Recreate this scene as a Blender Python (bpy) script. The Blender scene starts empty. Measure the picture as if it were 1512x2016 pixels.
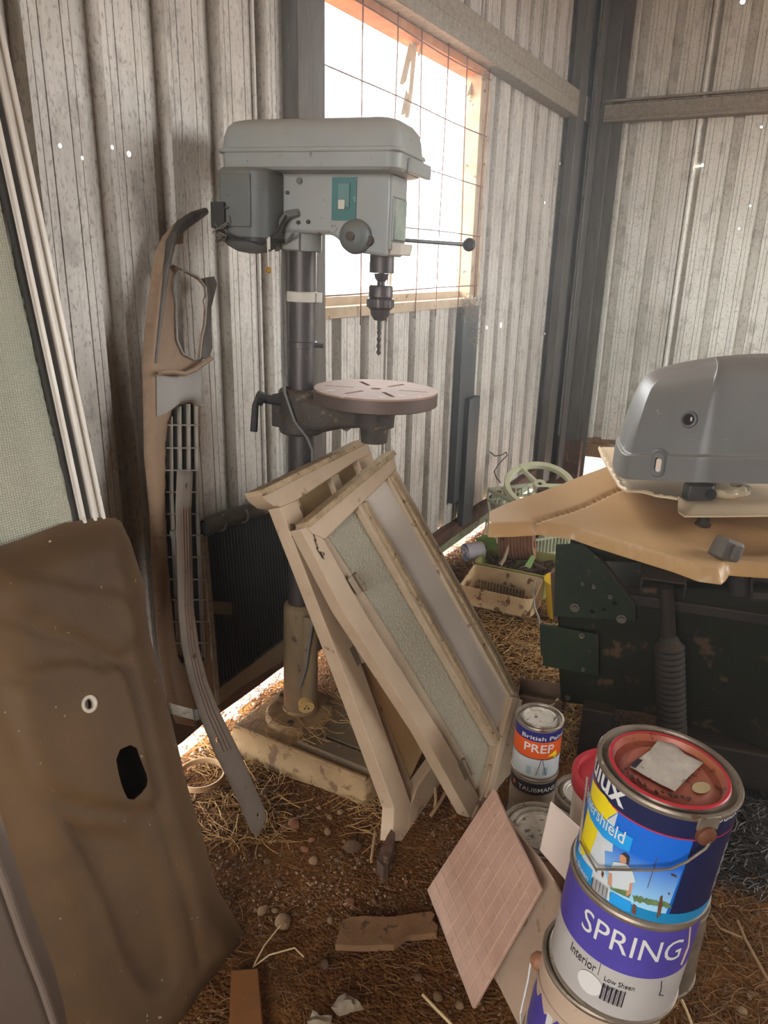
import bpy, bmesh, math, random
import numpy as np
from mathutils import Vector, Matrix, noise
from mathutils.geometry import delaunay_2d_cdt
random.seed(7)
PI = math.pi
sc = bpy.context.scene
C = sc.collection

# ---------------------------------------------------------------- camera
F_PX, W_PX, H_PX = 1456.0, 1512, 2016
EYE = Vector((0, 0, 1.34))
PITCH, ROLL = math.radians(18.6), math.radians(1.4)
FW = Vector((0, math.cos(PITCH), -math.sin(PITCH)))
_r = Vector((1, 0, 0)); _u = _r.cross(FW)
RT = math.cos(ROLL) * _r + math.sin(ROLL) * _u
UP = RT.cross(FW)
cam_d = bpy.data.cameras.new('camera'); cam = bpy.data.objects.new('camera', cam_d); C.objects.link(cam)
cam_d.sensor_fit = 'VERTICAL'; cam_d.sensor_height = 36.0; cam_d.sensor_width = 27.0
cam_d.lens = 36.0 * F_PX / H_PX; cam_d.clip_start = 0.02
_m = Matrix((RT, UP, -FW)).transposed().to_4x4(); _m.translation = EYE
cam.matrix_world = _m
sc.camera = cam

# ---------------------------------------------------------------- light
sc.view_settings.view_transform = 'Standard'
sc.view_settings.look = 'None'
sc.view_settings.gamma = 1
sc.view_settings.use_curve_mapping = False
sc.view_settings.exposure = 3.1
sc.cycles.use_denoising = True
sc.cycles.max_bounces = 7
sc.cycles.diffuse_bounces = 5
sc.cycles.glossy_bounces = 3
sc.cycles.transmission_bounces = 6
sc.cycles.transparent_max_bounces = 10
sc.cycles.volume_bounces = 0
sc.cycles.sample_clamp_indirect = 6
sc.cycles.caustics_reflective = False
sc.cycles.caustics_refractive = False
w = bpy.data.worlds.new('world'); sc.world = w; w.use_nodes = True
bg = w.node_tree.nodes['Background']
bg.inputs[0].default_value = (0.96, 0.98, 1.0, 1)
bg.inputs[1].default_value = 1.6
sun_d = bpy.data.lights.new('sun', 'SUN'); sun = bpy.data.objects.new('sun', sun_d); C.objects.link(sun)
sun_d.energy = 1.8; sun_d.angle = 0.01; sun_d.color = (1.0, 0.93, 0.82)

AL = math.radians(29)
E1 = Vector((math.sin(AL), math.cos(AL), 0))      # along the window wall, away from the camera
N1 = Vector((math.cos(AL), -math.sin(AL), 0))     # from the window wall into the shed
WN, S2 = -1.36, 4.70                              # the two wall planes
ZZ = Vector((0, 0, 1))
# the sun stands high, almost along the window wall and a little outside it
_sd = (E1 * -0.45 + N1 * -0.22 + ZZ * 0.85).normalized()
sun.rotation_euler = _sd.to_track_quat('Z', 'Y').to_euler()

def portal(s, n, z, sx, sz, facing):
    d = bpy.data.lights.new('opening_portal', 'AREA'); o = bpy.data.objects.new('opening_portal', d); C.objects.link(o)
    d.shape = 'RECTANGLE'; d.size = sx; d.size_y = sz; d.energy = 1
    d.cycles.is_portal = True
    o.matrix_world = Matrix.Translation(E1 * s + N1 * n + ZZ * z) @ (-facing).to_track_quat('Z', 'Y').to_matrix().to_4x4()
    return o
portal(2.6, WN - 0.03, 1.64, 1.3, 0.95, N1)
portal(-2.4, 0.03, 1.7, 1.7, 1.9, E1)
portal(3.47, 2.6, 1.8, 2.1, 1.75, -N1)

# ---------------------------------------------------------------- pixel rays to points in the place
def ray(x, y):
    return (FW + RT * ((x - W_PX / 2) / F_PX) - UP * ((y - H_PX / 2) / F_PX)).normalized()
def atz(x, y, z):
    d = ray(x, y); return EYE + d * ((z - EYE.z) / d.z)
def onpl(x, y, p0, nrm):
    d = ray(x, y); return EYE + d * ((p0 - EYE).dot(nrm) / d.dot(nrm))
def atn(x, y, n):
    return onpl(x, y, N1 * n, N1)
def atd(x, y, dep):
    d = ray(x, y); return EYE + d * (dep / d.dot(FW))
def wp(n, s, z):
    return N1 * n + E1 * s + ZZ * z
def px(p):
    d = Vector(p) - EYE; z = d.dot(FW)
    return (W_PX / 2 + F_PX * d.dot(RT) / z, H_PX / 2 - F_PX * d.dot(UP) / z)
class Pl:
    '''a plane in the place with axes u, v and normal n'''
    def __init__(s, o, u, v):
        s.o = Vector(o); s.u = Vector(u).normalized(); v = Vector(v)
        s.v = (v - s.u * v.dot(s.u)).normalized(); s.n = s.u.cross(s.v)
    def px(s, x, y):
        p = onpl(x, y, s.o, s.n) - s.o
        return (p.dot(s.u), p.dot(s.v))
    def pts(s, L): return [s.px(*q) for q in L]
    def w(s, a, b, c=0): return s.o + s.u * a + s.v * b + s.n * c
    def mat(s):
        m = Matrix((s.u, s.v, s.n)).transposed().to_4x4(); m.translation = s.o; return m

# ---------------------------------------------------------------- mesh helpers
def BM(): return bmesh.new()
def box(bm, c, s, M=None, taper=None):
    vs = []
    for dz in (-.5, .5):
        k = 1 if (taper is None or dz < 0) else taper
        for dx, dy in ((-.5, -.5), (.5, -.5), (.5, .5), (-.5, .5)):
            p = Vector((c[0] + dx * s[0] * k, c[1] + dy * s[1] * k, c[2] + dz * s[2]))
            vs.append(bm.verts.new(M @ p if M else p))
    for f in ((3, 2, 1, 0), (4, 5, 6, 7), (0, 1, 5, 4), (1, 2, 6, 5), (2, 3, 7, 6), (3, 0, 4, 7)):
        bm.faces.new([vs[i] for i in f])
    return bm
def cyl(bm, p0, p1, r0, r1=None, seg=20, cap=True, M=None):
    r1 = r0 if r1 is None else r1
    p0, p1 = Vector(p0), Vector(p1)
    if M: p0, p1 = M @ p0, M @ p1
    ax = (p1 - p0).normalized(); a = ax.orthogonal().normalized(); b = ax.cross(a)
    rings = []
    for p, r in ((p0, r0), (p1, r1)):
        rings.append([bm.verts.new(p + (a * math.cos(t) + b * math.sin(t)) * r) for t in (2 * PI * i / seg for i in range(seg))])
    for i in range(seg):
        j = (i + 1) % seg; bm.faces.new((rings[0][i], rings[0][j], rings[1][j], rings[1][i]))
    if cap: bm.faces.new(rings[0][::-1]); bm.faces.new(rings[1])
    return bm
def lathe(bm, prof, seg=32, M=None, a0=0, a1=2 * PI, caps=False):
    full = abs(a1 - a0 - 2 * PI) < 1e-6
    n = seg if full else seg + 1
    rings = []
    for r, z in prof:
        ring = []
        for i in range(n):
            t = a0 + (a1 - a0) * i / seg
            p = Vector((r * math.cos(t), r * math.sin(t), z)); ring.append(bm.verts.new(M @ p if M else p))
        rings.append(ring)
    for k in range(len(prof) - 1):
        for i in range(seg):
            j = (i + 1) % n
            bm.faces.new((rings[k][i], rings[k][j], rings[k + 1][j], rings[k + 1][i]))
    if caps: bm.faces.new(rings[0][::-1]); bm.faces.new(rings[-1])
    return bm
def tube(bm, pts, r, seg=8, M=None, closed=False, cap=True):
    pts = [Vector(p) for p in pts]
    if M: pts = [M @ p for p in pts]
    n = len(pts); rings = []; up = None
    for i, p in enumerate(pts):
        if closed: t = (pts[(i + 1) % n] - pts[i - 1]).normalized()
        else: t = (pts[min(i + 1, n - 1)] - pts[max(i - 1, 0)]).normalized()
        a = t.orthogonal().normalized() if up is None else (up - t * up.dot(t)).normalized()
        up = a; b = t.cross(a)
        rr = r[i] if isinstance(r, (list, tuple)) else r
        rings.append([bm.verts.new(p + (a * math.cos(q) + b * math.sin(q)) * rr) for q in (2 * PI * k / seg for k in range(seg))])
    for i in range(n if closed else n - 1):
        A, B = rings[i], rings[(i + 1) % n]
        for k in range(seg):
            l = (k + 1) % seg; bm.faces.new((A[k], A[l], B[l], B[k]))
    if cap and not closed: bm.faces.new(rings[0][::-1]); bm.faces.new(rings[-1])
    return bm
def inside(p, poly):
    x, y = p; c = False; n = len(poly)
    for i in range(n):
        x1, y1 = poly[i]; x2, y2 = poly[i - 1]
        if (y1 > y) != (y2 > y) and x < (x2 - x1) * (y - y1) / (y2 - y1) + x1: c = not c
    return c
def smoothed(L, it=2):
    for _ in range(it):
        o = []
        for i in range(len(L)):
            a, b = L[i], L[(i + 1) % len(L)]
            o += [(a[0] * .75 + b[0] * .25, a[1] * .75 + b[1] * .25), (a[0] * .25 + b[0] * .75, a[1] * .25 + b[1] * .75)]
        L = o
    return L
def dense(L, sp):
    o = []
    for i in range(len(L)):
        a, b = L[i], L[(i + 1) % len(L)]
        k = max(1, int(math.hypot(b[0] - a[0], b[1] - a[1]) / sp))
        for j in range(k): o.append((a[0] + (b[0] - a[0]) * j / k, a[1] + (b[1] - a[1]) * j / k))
    return o
def sheet(bm, outer, holes=(), P=None, thick=.003, sp=None, h=None, f=None, two=True):
    '''flat or relief sheet: outline with holes on plane P, h(a,b) is the height; f maps (a,b,c) to a point'''
    if f is None: f = P.w
    if sp: outer = dense(outer, sp); holes = [dense(q, sp) for q in holes]
    vs = []; ed = []
    for L in [outer] + list(holes):
        k = len(vs); vs += [Vector(q) for q in L]; ed += [(k + i, k + (i + 1) % len(L)) for i in range(len(L))]
    if sp:
        xs = [q[0] for q in outer]; ys = [q[1] for q in outer]
        y = min(ys) + sp * .5; row = 0
        while y < max(ys):
            x = min(xs) + sp * (.5 if row % 2 else .25)
            while x < max(xs):
                if inside((x, y), outer) and not any(inside((x, y), q) for q in holes):
                    vs.append(Vector((x, y)))
                x += sp
            y += sp; row += 1
    V, E_, Fc = delaunay_2d_cdt(vs, ed, [], 0, 1e-6)[:3]
    T = []
    for t in Fc:
        c = (sum(V[i][0] for i in t) / len(t), sum(V[i][1] for i in t) / len(t))
        if inside(c, outer) and not any(inside(c, q) for q in holes): T.append(t)
    H = (lambda a, b: 0) if h is None else h
    top = {}; bot = {}
    for t in T:
        for i in t:
            if i not in top:
                hh = H(V[i][0], V[i][1]); top[i] = bm.verts.new(f(V[i][0], V[i][1], hh))
                if two: bot[i] = bm.verts.new(f(V[i][0], V[i][1], hh - thick))
    cnt = {}
    for t in T:
        bm.faces.new([top[i] for i in t])
        if two: bm.faces.new([bot[i] for i in reversed(t)])
        for k in range(len(t)):
            a, b = t[k], t[(k + 1) % len(t)]; cnt.setdefault((min(a, b), max(a, b)), []).append((a, b))
    if two:
        for e in cnt.values():
            if len(e) == 1:
                a, b = e[0]; bm.faces.new((top[b], top[a], bot[a], bot[b]))
    return bm
def bar(bm, a, b, wv, tv, M=None):
    '''a bar from a to b with half extents wv and tv (vectors)'''
    a, b, wv, tv = Vector(a), Vector(b), Vector(wv), Vector(tv)
    vs = [bm.verts.new(p + wv * i + tv * j) for p in (a, b) for i, j in ((-1, -1), (1, -1), (1, 1), (-1, 1))]
    for f in ((3, 2, 1, 0), (4, 5, 6, 7), (0, 1, 5, 4), (1, 2, 6, 5), (2, 3, 7, 6), (3, 0, 4, 7)):
        bm.faces.new([vs[i] for i in f])
    return bm

WM = {}
def obj(name, bm, mat, parent=None, world=False, smooth=True, bevel=None, ang=35, label=None):
    bmesh.ops.recalc_face_normals(bm, faces=bm.faces)
    me = bpy.data.meshes.new(name); bm.to_mesh(me); bm.free()
    if smooth:
        me.polygons.foreach_set('use_smooth', [True] * len(me.polygons))
        me.set_sharp_from_angle(angle=math.radians(ang))
    me.materials.append(mat)
    o = bpy.data.objects.new(name, me); C.objects.link(o)
    if parent:
        o.parent = parent
        if world: o.matrix_parent_inverse = WM[parent.name].inverted(); WM[o.name] = Matrix.Identity(4)
        else: WM[o.name] = WM[parent.name]
    else: WM[o.name] = Matrix.Identity(4)
    if bevel:
        md = o.modifiers.new('bevel', 'BEVEL'); md.width = bevel; md.segments = 2; md.limit_method = 'ANGLE'; md.angle_limit = math.radians(40)
    if label: o['label'] = label
    return o
def thing(name, label, cat, M=None, group=None):
    o = bpy.data.objects.new(name, None); C.objects.link(o); o.empty_display_size = .05
    M = Matrix.Identity(4) if M is None else (Matrix.Translation(M) if isinstance(M, Vector) else M)
    o.matrix_world = M; WM[o.name] = M.copy()
    o['label'] = label; o['category'] = cat
    if group: o['group'] = group
    return o
def struct(name, bm=None, mat=None, M=None, **k):
    if bm is None:
        o = bpy.data.objects.new(name, None); C.objects.link(o); o.empty_display_size = .05
        M = Matrix.Identity(4) if M is None else M
        o.matrix_world = M; WM[o.name] = M.copy()
    else: o = obj(name, bm, mat, **k)
    o['kind'] = 'structure'; return o
def tag(o, label, cat, group=None, kind=None):
    o['label'] = label; o['category'] = cat
    if group: o['group'] = group
    if kind: o['kind'] = kind
    return o
def setorigin(o, p):
    '''move a world-built top-level mesh so that its origin stands at p'''
    p = Vector(p); o.data.transform(Matrix.Translation(-p)); o.location = p; return o
def frame(loc, x=(1, 0, 0), z=(0, 0, 1)):
    z = Vector(z).normalized(); x = Vector(x); x = (x - z * x.dot(z)).normalized(); y = z.cross(x)
    m = Matrix((x, y, z)).transposed().to_4x4(); m.translation = Vector(loc); return m

# ---------------------------------------------------------------- materials
def lin(c):
    if isinstance(c, str): c = [int(c[i:i + 2], 16) / 255 for i in (0, 2, 4)]
    return tuple(((v / 12.92) if v <= .04045 else ((v + .055) / 1.055) ** 2.4) for v in c) + (1,)
def mat(name, c1, c2=None, scale=8, rough=.6, metal=0, bump=.15, bscale=60, stretch=(1, 1, 1), dust=None, dustamt=.5, spots=None, spotamt=.62, spotscale=90, trans=0, alpha=1, spec=.4, contrast=.25, coat=0):
    m = bpy.data.materials.new(name); m.use_nodes = True; nt = m.node_tree; N = nt.nodes; L = nt.links
    b = N['Principled BSDF']
    b.inputs['Roughness'].default_value = rough; b.inputs['Metallic'].default_value = metal
    b.inputs['Specular IOR Level'].default_value = spec
    if coat: b.inputs['Coat Weight'].default_value = coat
    tc = N.new('ShaderNodeTexCoord'); mp = N.new('ShaderNodeMapping'); mp.inputs['Scale'].default_value = stretch
    L.new(tc.outputs['Object'], mp.inputs[0])
    col = None
    def nz(sc_, det=5, vec=None):
        n = N.new('ShaderNodeTexNoise'); n.inputs['Scale'].default_value = sc_; n.inputs['Detail'].default_value = det
        n.inputs['Roughness'].default_value = .62
        L.new(vec or mp.outputs[0], n.inputs['Vector']); return n.outputs['Fac']
    def ramp(fac, a, bb):
        r = N.new('ShaderNodeMapRange'); r.inputs['From Min'].default_value = a; r.inputs['From Max'].default_value = bb
        L.new(fac, r.inputs['Value']); return r.outputs[0]
    def mix(fac, A, B):
        x = N.new('ShaderNodeMix'); x.data_type = 'RGBA'
        if hasattr(fac, 'links'): L.new(fac, x.inputs[0])
        else: x.inputs[0].default_value = fac
        for s_, v in ((6, A), (7, B)):
            if hasattr(v, 'links'): L.new(v, x.inputs[s_])
            else: x.inputs[s_].default_value = v
        return x.outputs[2]
    A = lin(c1); Bc = lin(c2) if c2 else tuple(v * .8 for v in A[:3]) + (1,)
    col = mix(ramp(nz(scale), .5 - contrast, .5 + contrast), A, Bc)
    if spots: col = mix(ramp(nz(spotscale, 3), spotamt, spotamt + .06), col, lin(spots))
    if dust:
        g = N.new('ShaderNodeNewGeometry'); sx = N.new('ShaderNodeSeparateXYZ'); L.new(g.outputs['Normal'], sx.inputs[0])
        up = ramp(sx.outputs['Z'], .15, .9)
        nn = ramp(nz(scale * 2.3, 6), .3, .75)
        mu = N.new('ShaderNodeMath'); mu.operation = 'MULTIPLY_ADD'; L.new(up, mu.inputs[0]); mu.inputs[1].default_value = dustamt
        m2 = N.new('ShaderNodeMath'); m2.operation = 'MULTIPLY'; L.new(nn, m2.inputs[0]); m2.inputs[1].default_value = dustamt * .45
        L.new(m2.outputs[0], mu.inputs[2])
        cl = N.new('ShaderNodeClamp'); L.new(mu.outputs[0], cl.inputs[0])
        col = mix(cl.outputs[0], col, lin(dust))
    L.new(col, b.inputs['Base Color'])
    if bump:
        bp = N.new('ShaderNodeBump'); bp.inputs['Strength'].default_value = bump; bp.inputs['Distance'].default_value = .004
        L.new(nz(bscale, 4), bp.inputs['Height']); L.new(bp.outputs[0], b.inputs['Normal'])
    if trans: b.inputs['Transmission Weight'].default_value = trans
    if alpha < 1: b.inputs['Alpha'].default_value = alpha
    return m
def flat(name, c, rough=.45, metal=0): return mat(name, c, c, rough=rough, metal=metal, bump=0)
def galv(name, c1, c2, dark, holes, axis, streak=.3, metal=.15, rough=.48):
    m = bpy.data.materials.new(name); m.use_nodes = True; nt = m.node_tree; N = nt.nodes; L = nt.links
    b = N['Principled BSDF']; out = N['Material Output']
    b.inputs['Metallic'].default_value = metal; b.inputs['Roughness'].default_value = rough
    tc = N.new('ShaderNodeTexCoord')
    def nz(vec_scale, sc_, det, a, bb):
        mp = N.new('ShaderNodeMapping'); mp.inputs['Scale'].default_value = vec_scale; L.new(tc.outputs['Object'], mp.inputs[0])
        n = N.new('ShaderNodeTexNoise'); n.inputs['Scale'].default_value = sc_; n.inputs['Detail'].default_value = det; n.inputs['Roughness'].default_value = .65
        L.new(mp.outputs[0], n.inputs['Vector'])
        r = N.new('ShaderNodeMapRange'); r.inputs['From Min'].default_value = a; r.inputs['From Max'].default_value = bb
        L.new(n.outputs['Fac'], r.inputs['Value']); return r.outputs[0], n.outputs['Fac']
    def mix(fac, A, B):
        x = N.new('ShaderNodeMix'); x.data_type = 'RGBA'
        for s_, v in ((0, fac), (6, A), (7, B)):
            if hasattr(v, 'links'): L.new(v, x.inputs[s_])
            else: x.inputs[s_].default_value = v
        return x.outputs[2]
    def mul(a, k):
        x = N.new('ShaderNodeMath'); x.operation = 'MULTIPLY'; L.new(a, x.inputs[0])
        if hasattr(k, 'links'): L.new(k, x.inputs[1])
        else: x.inputs[1].default_value = k
        return x.outputs[0]
    st, sf = nz((30, 30, 1.2), 3.0, 5, .35, .7)
    cl, _ = nz((1, 1, 1), 2.2, 6, .35, .68)
    sp, spf = nz((1, 1, .5), 130, 5, .54, .64)
    sp2, _ = nz((1, 1, .6), 16, 9, .54, .64)
    big, _ = nz((3, 3, .8), 1.0, 4, .5, .7)
    col = mix(cl, lin(c1), lin(c2))
    col = mix(mul(st, streak), col, lin(dark))
    col = mix(mul(sp, .6), col, lin(dark))
    col = mix(mul(sp2, .4), col, lin(dark))
    col = mix(mul(big, .3), col, lin('6f5a45'))
    L.new(col, b.inputs['Base Color'])
    bp = N.new('ShaderNodeBump'); bp.inputs['Strength'].default_value = .35; bp.inputs['Distance'].default_value = .004
    L.new(spf, bp.inputs['Height']); L.new(bp.outputs[0], b.inputs['Normal'])
    # rust-through holes in the sheet: real openings, daylight shows behind
    if holes:
        sx = N.new('ShaderNodeSeparateXYZ'); L.new(tc.outputs['Object'], sx.inputs[0])
        cb = N.new('ShaderNodeCombineXYZ'); L.new(sx.outputs['Y' if axis == 's' else 'X'], cb.inputs[0]); L.new(sx.outputs['Z'], cb.inputs[1])
        acc = None
        for (a, z, r) in holes:
            d = N.new('ShaderNodeVectorMath'); d.operation = 'DISTANCE'; L.new(cb.outputs[0], d.inputs[0]); d.inputs[1].default_value = (a, z, 0)
            lt = N.new('ShaderNodeMath'); lt.operation = 'LESS_THAN'; L.new(d.outputs['Value'], lt.inputs[0]); lt.inputs[1].default_value = r
            if acc is None: acc = lt.outputs[0]
            else:
                mx = N.new('ShaderNodeMath'); mx.operation = 'MAXIMUM'; L.new(acc, mx.inputs[0]); L.new(lt.outputs[0], mx.inputs[1]); acc = mx.outputs[0]
        tr = N.new('ShaderNodeBsdfTransparent'); ms = N.new('ShaderNodeMixShader')
        L.new(acc, ms.inputs[0]); L.new(b.outputs[0], ms.inputs[1]); L.new(tr.outputs[0], ms.inputs[2]); L.new(ms.outputs[0], out.inputs['Surface'])
    return m

def hs(L):
    o = []
    for x, y, r in L:
        p = atn(x, y, WN); o.append((p.dot(E1), p.z, r))
    return o
def hn(L):
    o = []
    for x, y, r in L:
        p = onpl(x, y, E1 * S2, E1); o.append((p.dot(N1), p.z, r))
    return o
G1 = galv('galvanised_sheet', 'ddd7cc', 'c2bbae', '776d62',
          hs([(118, 287, .0042), (162, 311, .0038), (221, 290, .0040), (254, 303, .0058), (959, 645, .011), (987, 640, .014),
              (1073, 399, .006), (1068, 652, .005), (1073, 657, .005), (1102, 322, .007), (840, 656, .003)]), 's')
G2 = galv('galvanised_sheet_end', 'e9e6d8', 'd2cec0', '857d6c', hn([(1462, 3, .012), (1382, 325, .009), (1499, 250, .006), (1477, 405, .005), (1455, 450, .005)]), 'n', streak=.25)
STEEL_D = mat('weathered_steel', '6d675f', '4a443e', scale=6, rough=.55, metal=.5, bump=.2, stretch=(8, 8, 1), spots='8a7c6c', spotamt=.66, spotscale=30)
STEEL_G = mat('zinc_purlin', 'a39a88', '7a7162', scale=7, rough=.6, metal=.2, bump=.2, stretch=(6, 6, 6), spots='5a5046', spotamt=.6, spotscale=25)
STEEL_G2 = mat('zinc_jamb', '8c8578', '6c655b', scale=9, rough=.5, metal=.4, bump=.15, stretch=(8, 8, 1))
TIMB_O = mat('weathered_timber', '9c7a55', '6b4d34', scale=9, rough=.85, bump=.5, stretch=(2, 2, 9), spots='41301f', spotamt=.6, spotscale=22)
TIMB_D = mat('dark_timber', '6a4a37', '3c2a20', scale=9, rough=.85, bump=.6, spots='85654a', spotamt=.6, spotscale=20)
TIMB_GRN = mat('lichen_timber', '9aa07c', '7f8467', scale=12, rough=.85, bump=.4, spots='58603c', spotamt=.6, spotscale=28)
TIMB_W = mat('pale_timber', 'c9b596', 'a48a66', scale=12, rough=.8, bump=.3, spots='6e5638', spotamt=.63, spotscale=30)

PITCHW = .182; S0 = 1.19
def prof_pts(a, b, c0, seams):
    '''(position, depth) along a trapezoidal sheet from a to b; ribs recess outwards'''
    ev = []
    k0 = int((a - c0) / PITCHW) - 2; k1 = int((b - c0) / PITCHW) + 2
    for k in range(k0, k1 + 1):
        c = c0 + k * PITCHW
        ev += [(c - .030, 0), (c - .023, -.033), (c + .023, -.033), (c + .030, 0)]
        for q in (.36, .64):
            m = c + PITCHW * q; ev += [(m - .0015, 0), (m - .0005, -.005), (m + .0005, -.005), (m + .0015, 0)]
        for q in (.25, .75):
            m = c + PITCHW * q; ev += [(m - .001, 0), (m, -.003), (m + .001, 0)]
    for s in seams: ev = [e for e in ev if abs(e[0] - s) > .008] + [(s - .006, 0), (s - .005, -.02), (s + .003, -.02), (s + .004, .004), (s + .012, .004), (s + .014, 0)]
    ev.sort()
    def d(x):
        for (x0, y0), (x1, y1) in zip(ev, ev[1:]):
            if x0 <= x <= x1: return y0 + (y1 - y0) * (x - x0) / max(x1 - x0, 1e-9)
        return 0
    out = [(a, d(a))] + [e for e in ev if a + 1e-4 < e[0] < b - 1e-4] + [(b, d(b))]
    return out
def corr(a, b, z0, z1, c0, seams, mp):
    bm = BM(); P = prof_pts(a, b, c0, seams)
    nz_ = max(2, int((z1 - z0) / .25)); prev = None
    for i in range(nz_ + 1):
        z = z0 + (z1 - z0) * i / nz_
        row = []
        for (t, d) in P:
            wv = .004 * noise.noise(Vector((t * 2.2, z * 1.3, 3.1)))
            row.append(bm.verts.new(mp(t, d + wv, z)))
        if prev:
            for j in range(len(P) - 1): bm.faces.new((prev[j], prev[j + 1], row[j + 1], row[j]))
        prev = row
    return bm
RW = Matrix.Rotation(-AL, 4, 'Z')       # wall frame: local x = n, y = s
wl = struct('wall_left', M=RW.copy())
seams = [1.70 + .728 * k for k in range(-7, 5)]
WZ0, WZ1, WS0, WS1 = 1.19, 2.09, 1.985, 3.205
def m1(t, d, z): return Vector((WN + d, t, z))
def addsheet(a, b, z0, z1, i=0):
    o = obj('cladding_sheet', corr(a, b, z0, z1, S0, seams, m1), G1, wl, smooth=False)
    md = o.modifiers.new('t', 'SOLIDIFY'); md.thickness = .0012; md.offset = 1
CEIL = 3.0
zb = .115
for a, b in zip([-3.4] + seams, seams + [4.72]):
    a, b = max(a, -2.4), min(b, 4.72)
    if b - a < .01: continue
    lo, hi = max(a, WS0), min(b, WS1)
    if hi <= lo: addsheet(a, b, zb, CEIL); continue
    if a < lo - .001: addsheet(a, lo, zb, CEIL)
    zbb = zb if b < 2.5 else .15
    addsheet(lo, hi, zbb, WZ0); addsheet(lo, hi, WZ1, CEIL)
    if b > hi + .001: addsheet(hi, b, .15, CEIL)
wr = struct('wall_right', M=RW.copy())
seams2 = [-1.36 + .728 * k - .10 for k in range(1, 6)]
def m2(t, d, z): return Vector((t, S2 - d, z))
ed2 = [WN] + seams2[:3]
for a, b in zip(ed2, ed2[1:]):
    if a >= 2.6: break
    b = min(b, 2.6)
    o = obj('cladding_sheet', corr(a, b, .26, CEIL, -.89, seams2, m2), G2, wr, smooth=False)
    md = o.modifiers.new('t', 'SOLIDIFY'); md.thickness = .0012; md.offset = 1
b_ = BM()
for n0, n1, z0, z1 in ((seams2[2], 2.62, .26, 3.0),): box(b_, ((n0 + n1) / 2, S2 + .005, (z0 + z1) / 2), (n1 - n0, .01, z1 - z0))
obj('end_cladding', b_, G2, wr)
# unseen sides close the shed; its openings are added, sized for the daylight
GP = mat('unseen_shed_side', '9c9488', '7d7568', rough=.7, bump=0)
b_ = BM(); box(b_, (2.62, .0, 1.5), (.03, 4.8, 3.0)); box(b_, (2.62, 4.65, 1.5), (.03, .2, 3.0)); box(b_, (2.62, 3.47, .45), (.03, 2.16, .9)); box(b_, (2.62, 3.47, 2.85), (.03, 2.16, .3)); wo = struct('unseen_wall_far', b_, GP); wo.matrix_world = RW
b_ = BM()
box(b_, (-1.1, -2.42, 1.5), (.56, .03, 3.0)); box(b_, (1.76, -2.42, 1.5), (1.74, .03, 3.0)); box(b_, (.03, -2.42, 2.82), (1.72, .03, .36)); box(b_, (.03, -2.42, .37), (1.72, .03, .76))
wb_ = struct('unseen_wall_back', b_, GP); wb_.matrix_world = RW
b_ = BM(); box(b_, (.5, 1.1, CEIL + .02), (5.2, 7.9, .04)); ce = struct('ceiling', b_, GP); ce.matrix_world = RW

# girts, posts, jambs (setting trim)
def cprof(bm, a, b, up, outv, hgt, dep, t=.003, lip=.015):
    '''C section from a to b: web against the wall side, flanges towards the room'''
    a, b = Vector(a), Vector(b)
    bar(bm, a + outv * dep, b + outv * dep, up * hgt / 2, outv * t / 2)
    for s_ in (-1, 1):
        bar(bm, a + outv * dep / 2 + up * s_ * hgt / 2, b + outv * dep / 2 + up * s_ * hgt / 2, outv * dep / 2, up * t / 2)
    bar(bm, a + up * (hgt / 2 - lip / 2) + outv * .002, b + up * (hgt / 2 - lip / 2) + outv * .002, up * lip / 2, outv * t / 2)
X_, Y_, Z_ = Vector((1, 0, 0)), Vector((0, 1, 0)), Vector((0, 0, 1))
def trim(n, bm, m, **k): o = struct('trim_%d' % n, bm, m, **k); o.matrix_world = RW; return o
b_ = BM(); cprof(b_, (WN, -2.4, 2.165), (WN, 4.58, 2.165), Z_, X_, .12, .075); box(b_, (WN + .077, 1.1, 2.165), (.003, 6.9, .012)); trim(1, b_, STEEL_G, bevel=.002)
b_ = BM(); cprof(b_, (-1.22, S2, 2.16), (2.6, S2, 2.16), Z_, -Y_, .085, .075)
box(b_, (.7, S2 - .06, 2.222), (3.85, .03, .012)); box(b_, (.7, S2 - .078, 2.135), (3.85, .006, .01)); trim(2, b_, STEEL_G, bevel=.002)
# corner post: two channel faces and a dark joint between
b_ = BM(); box(b_, (WN + .055, 4.39, 1.53), (.05, .13, 2.94)); box(b_, (WN + .05, 4.53, 1.53), (.04, .12, 2.94)); box(b_, (WN + .115, 4.54, 1.53), (.012, .11, 2.94))
trim(3, b_, STEEL_D, bevel=.003)
b_ = BM(); box(b_, (WN + .15, S2 - .06, 1.5), (.07, .03, 3.0)); box(b_, (WN + .2, S2 - .035, 1.5), (.08, .012, 3.0)); trim(4, b_, STEEL_D, bevel=.002)
b_ = BM(); box(b_, (WN + .10, S2 - .03, .13), (.24, .14, .34)); box(b_, (WN - .02, 4.6, .1), (.06, .3, .3)); trim(12, b_, TIMB_D)  # blocks added at the corner foot to shut out light slits
# post at the left of the window
b_ = BM(); cprof(b_, (WN, 1.895, .04), (WN, 1.895, 2.10), Y_, X_, .13, .05); cprof(b_, (WN, 1.895, 2.23), (WN, 1.895, 3.0), Y_, X_, .13, .05); trim(5, b_, STEEL_D, bevel=.002)
# shadowed panel under the window's right jamb, shade put into its dark colour
b_ = BM(); box(b_, (WN + .018, 3.15, .72), (.034, .17, .9)); box(b_, (WN + .045, 3.19, .45), (.03, .12, .62)); trim(6, b_, mat('shaded_panel_steel', '5c5f5e', '45474a', scale=5, rough=.5, metal=.5, bump=.1, stretch=(5, 5, 1)), bevel=.002)
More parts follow.
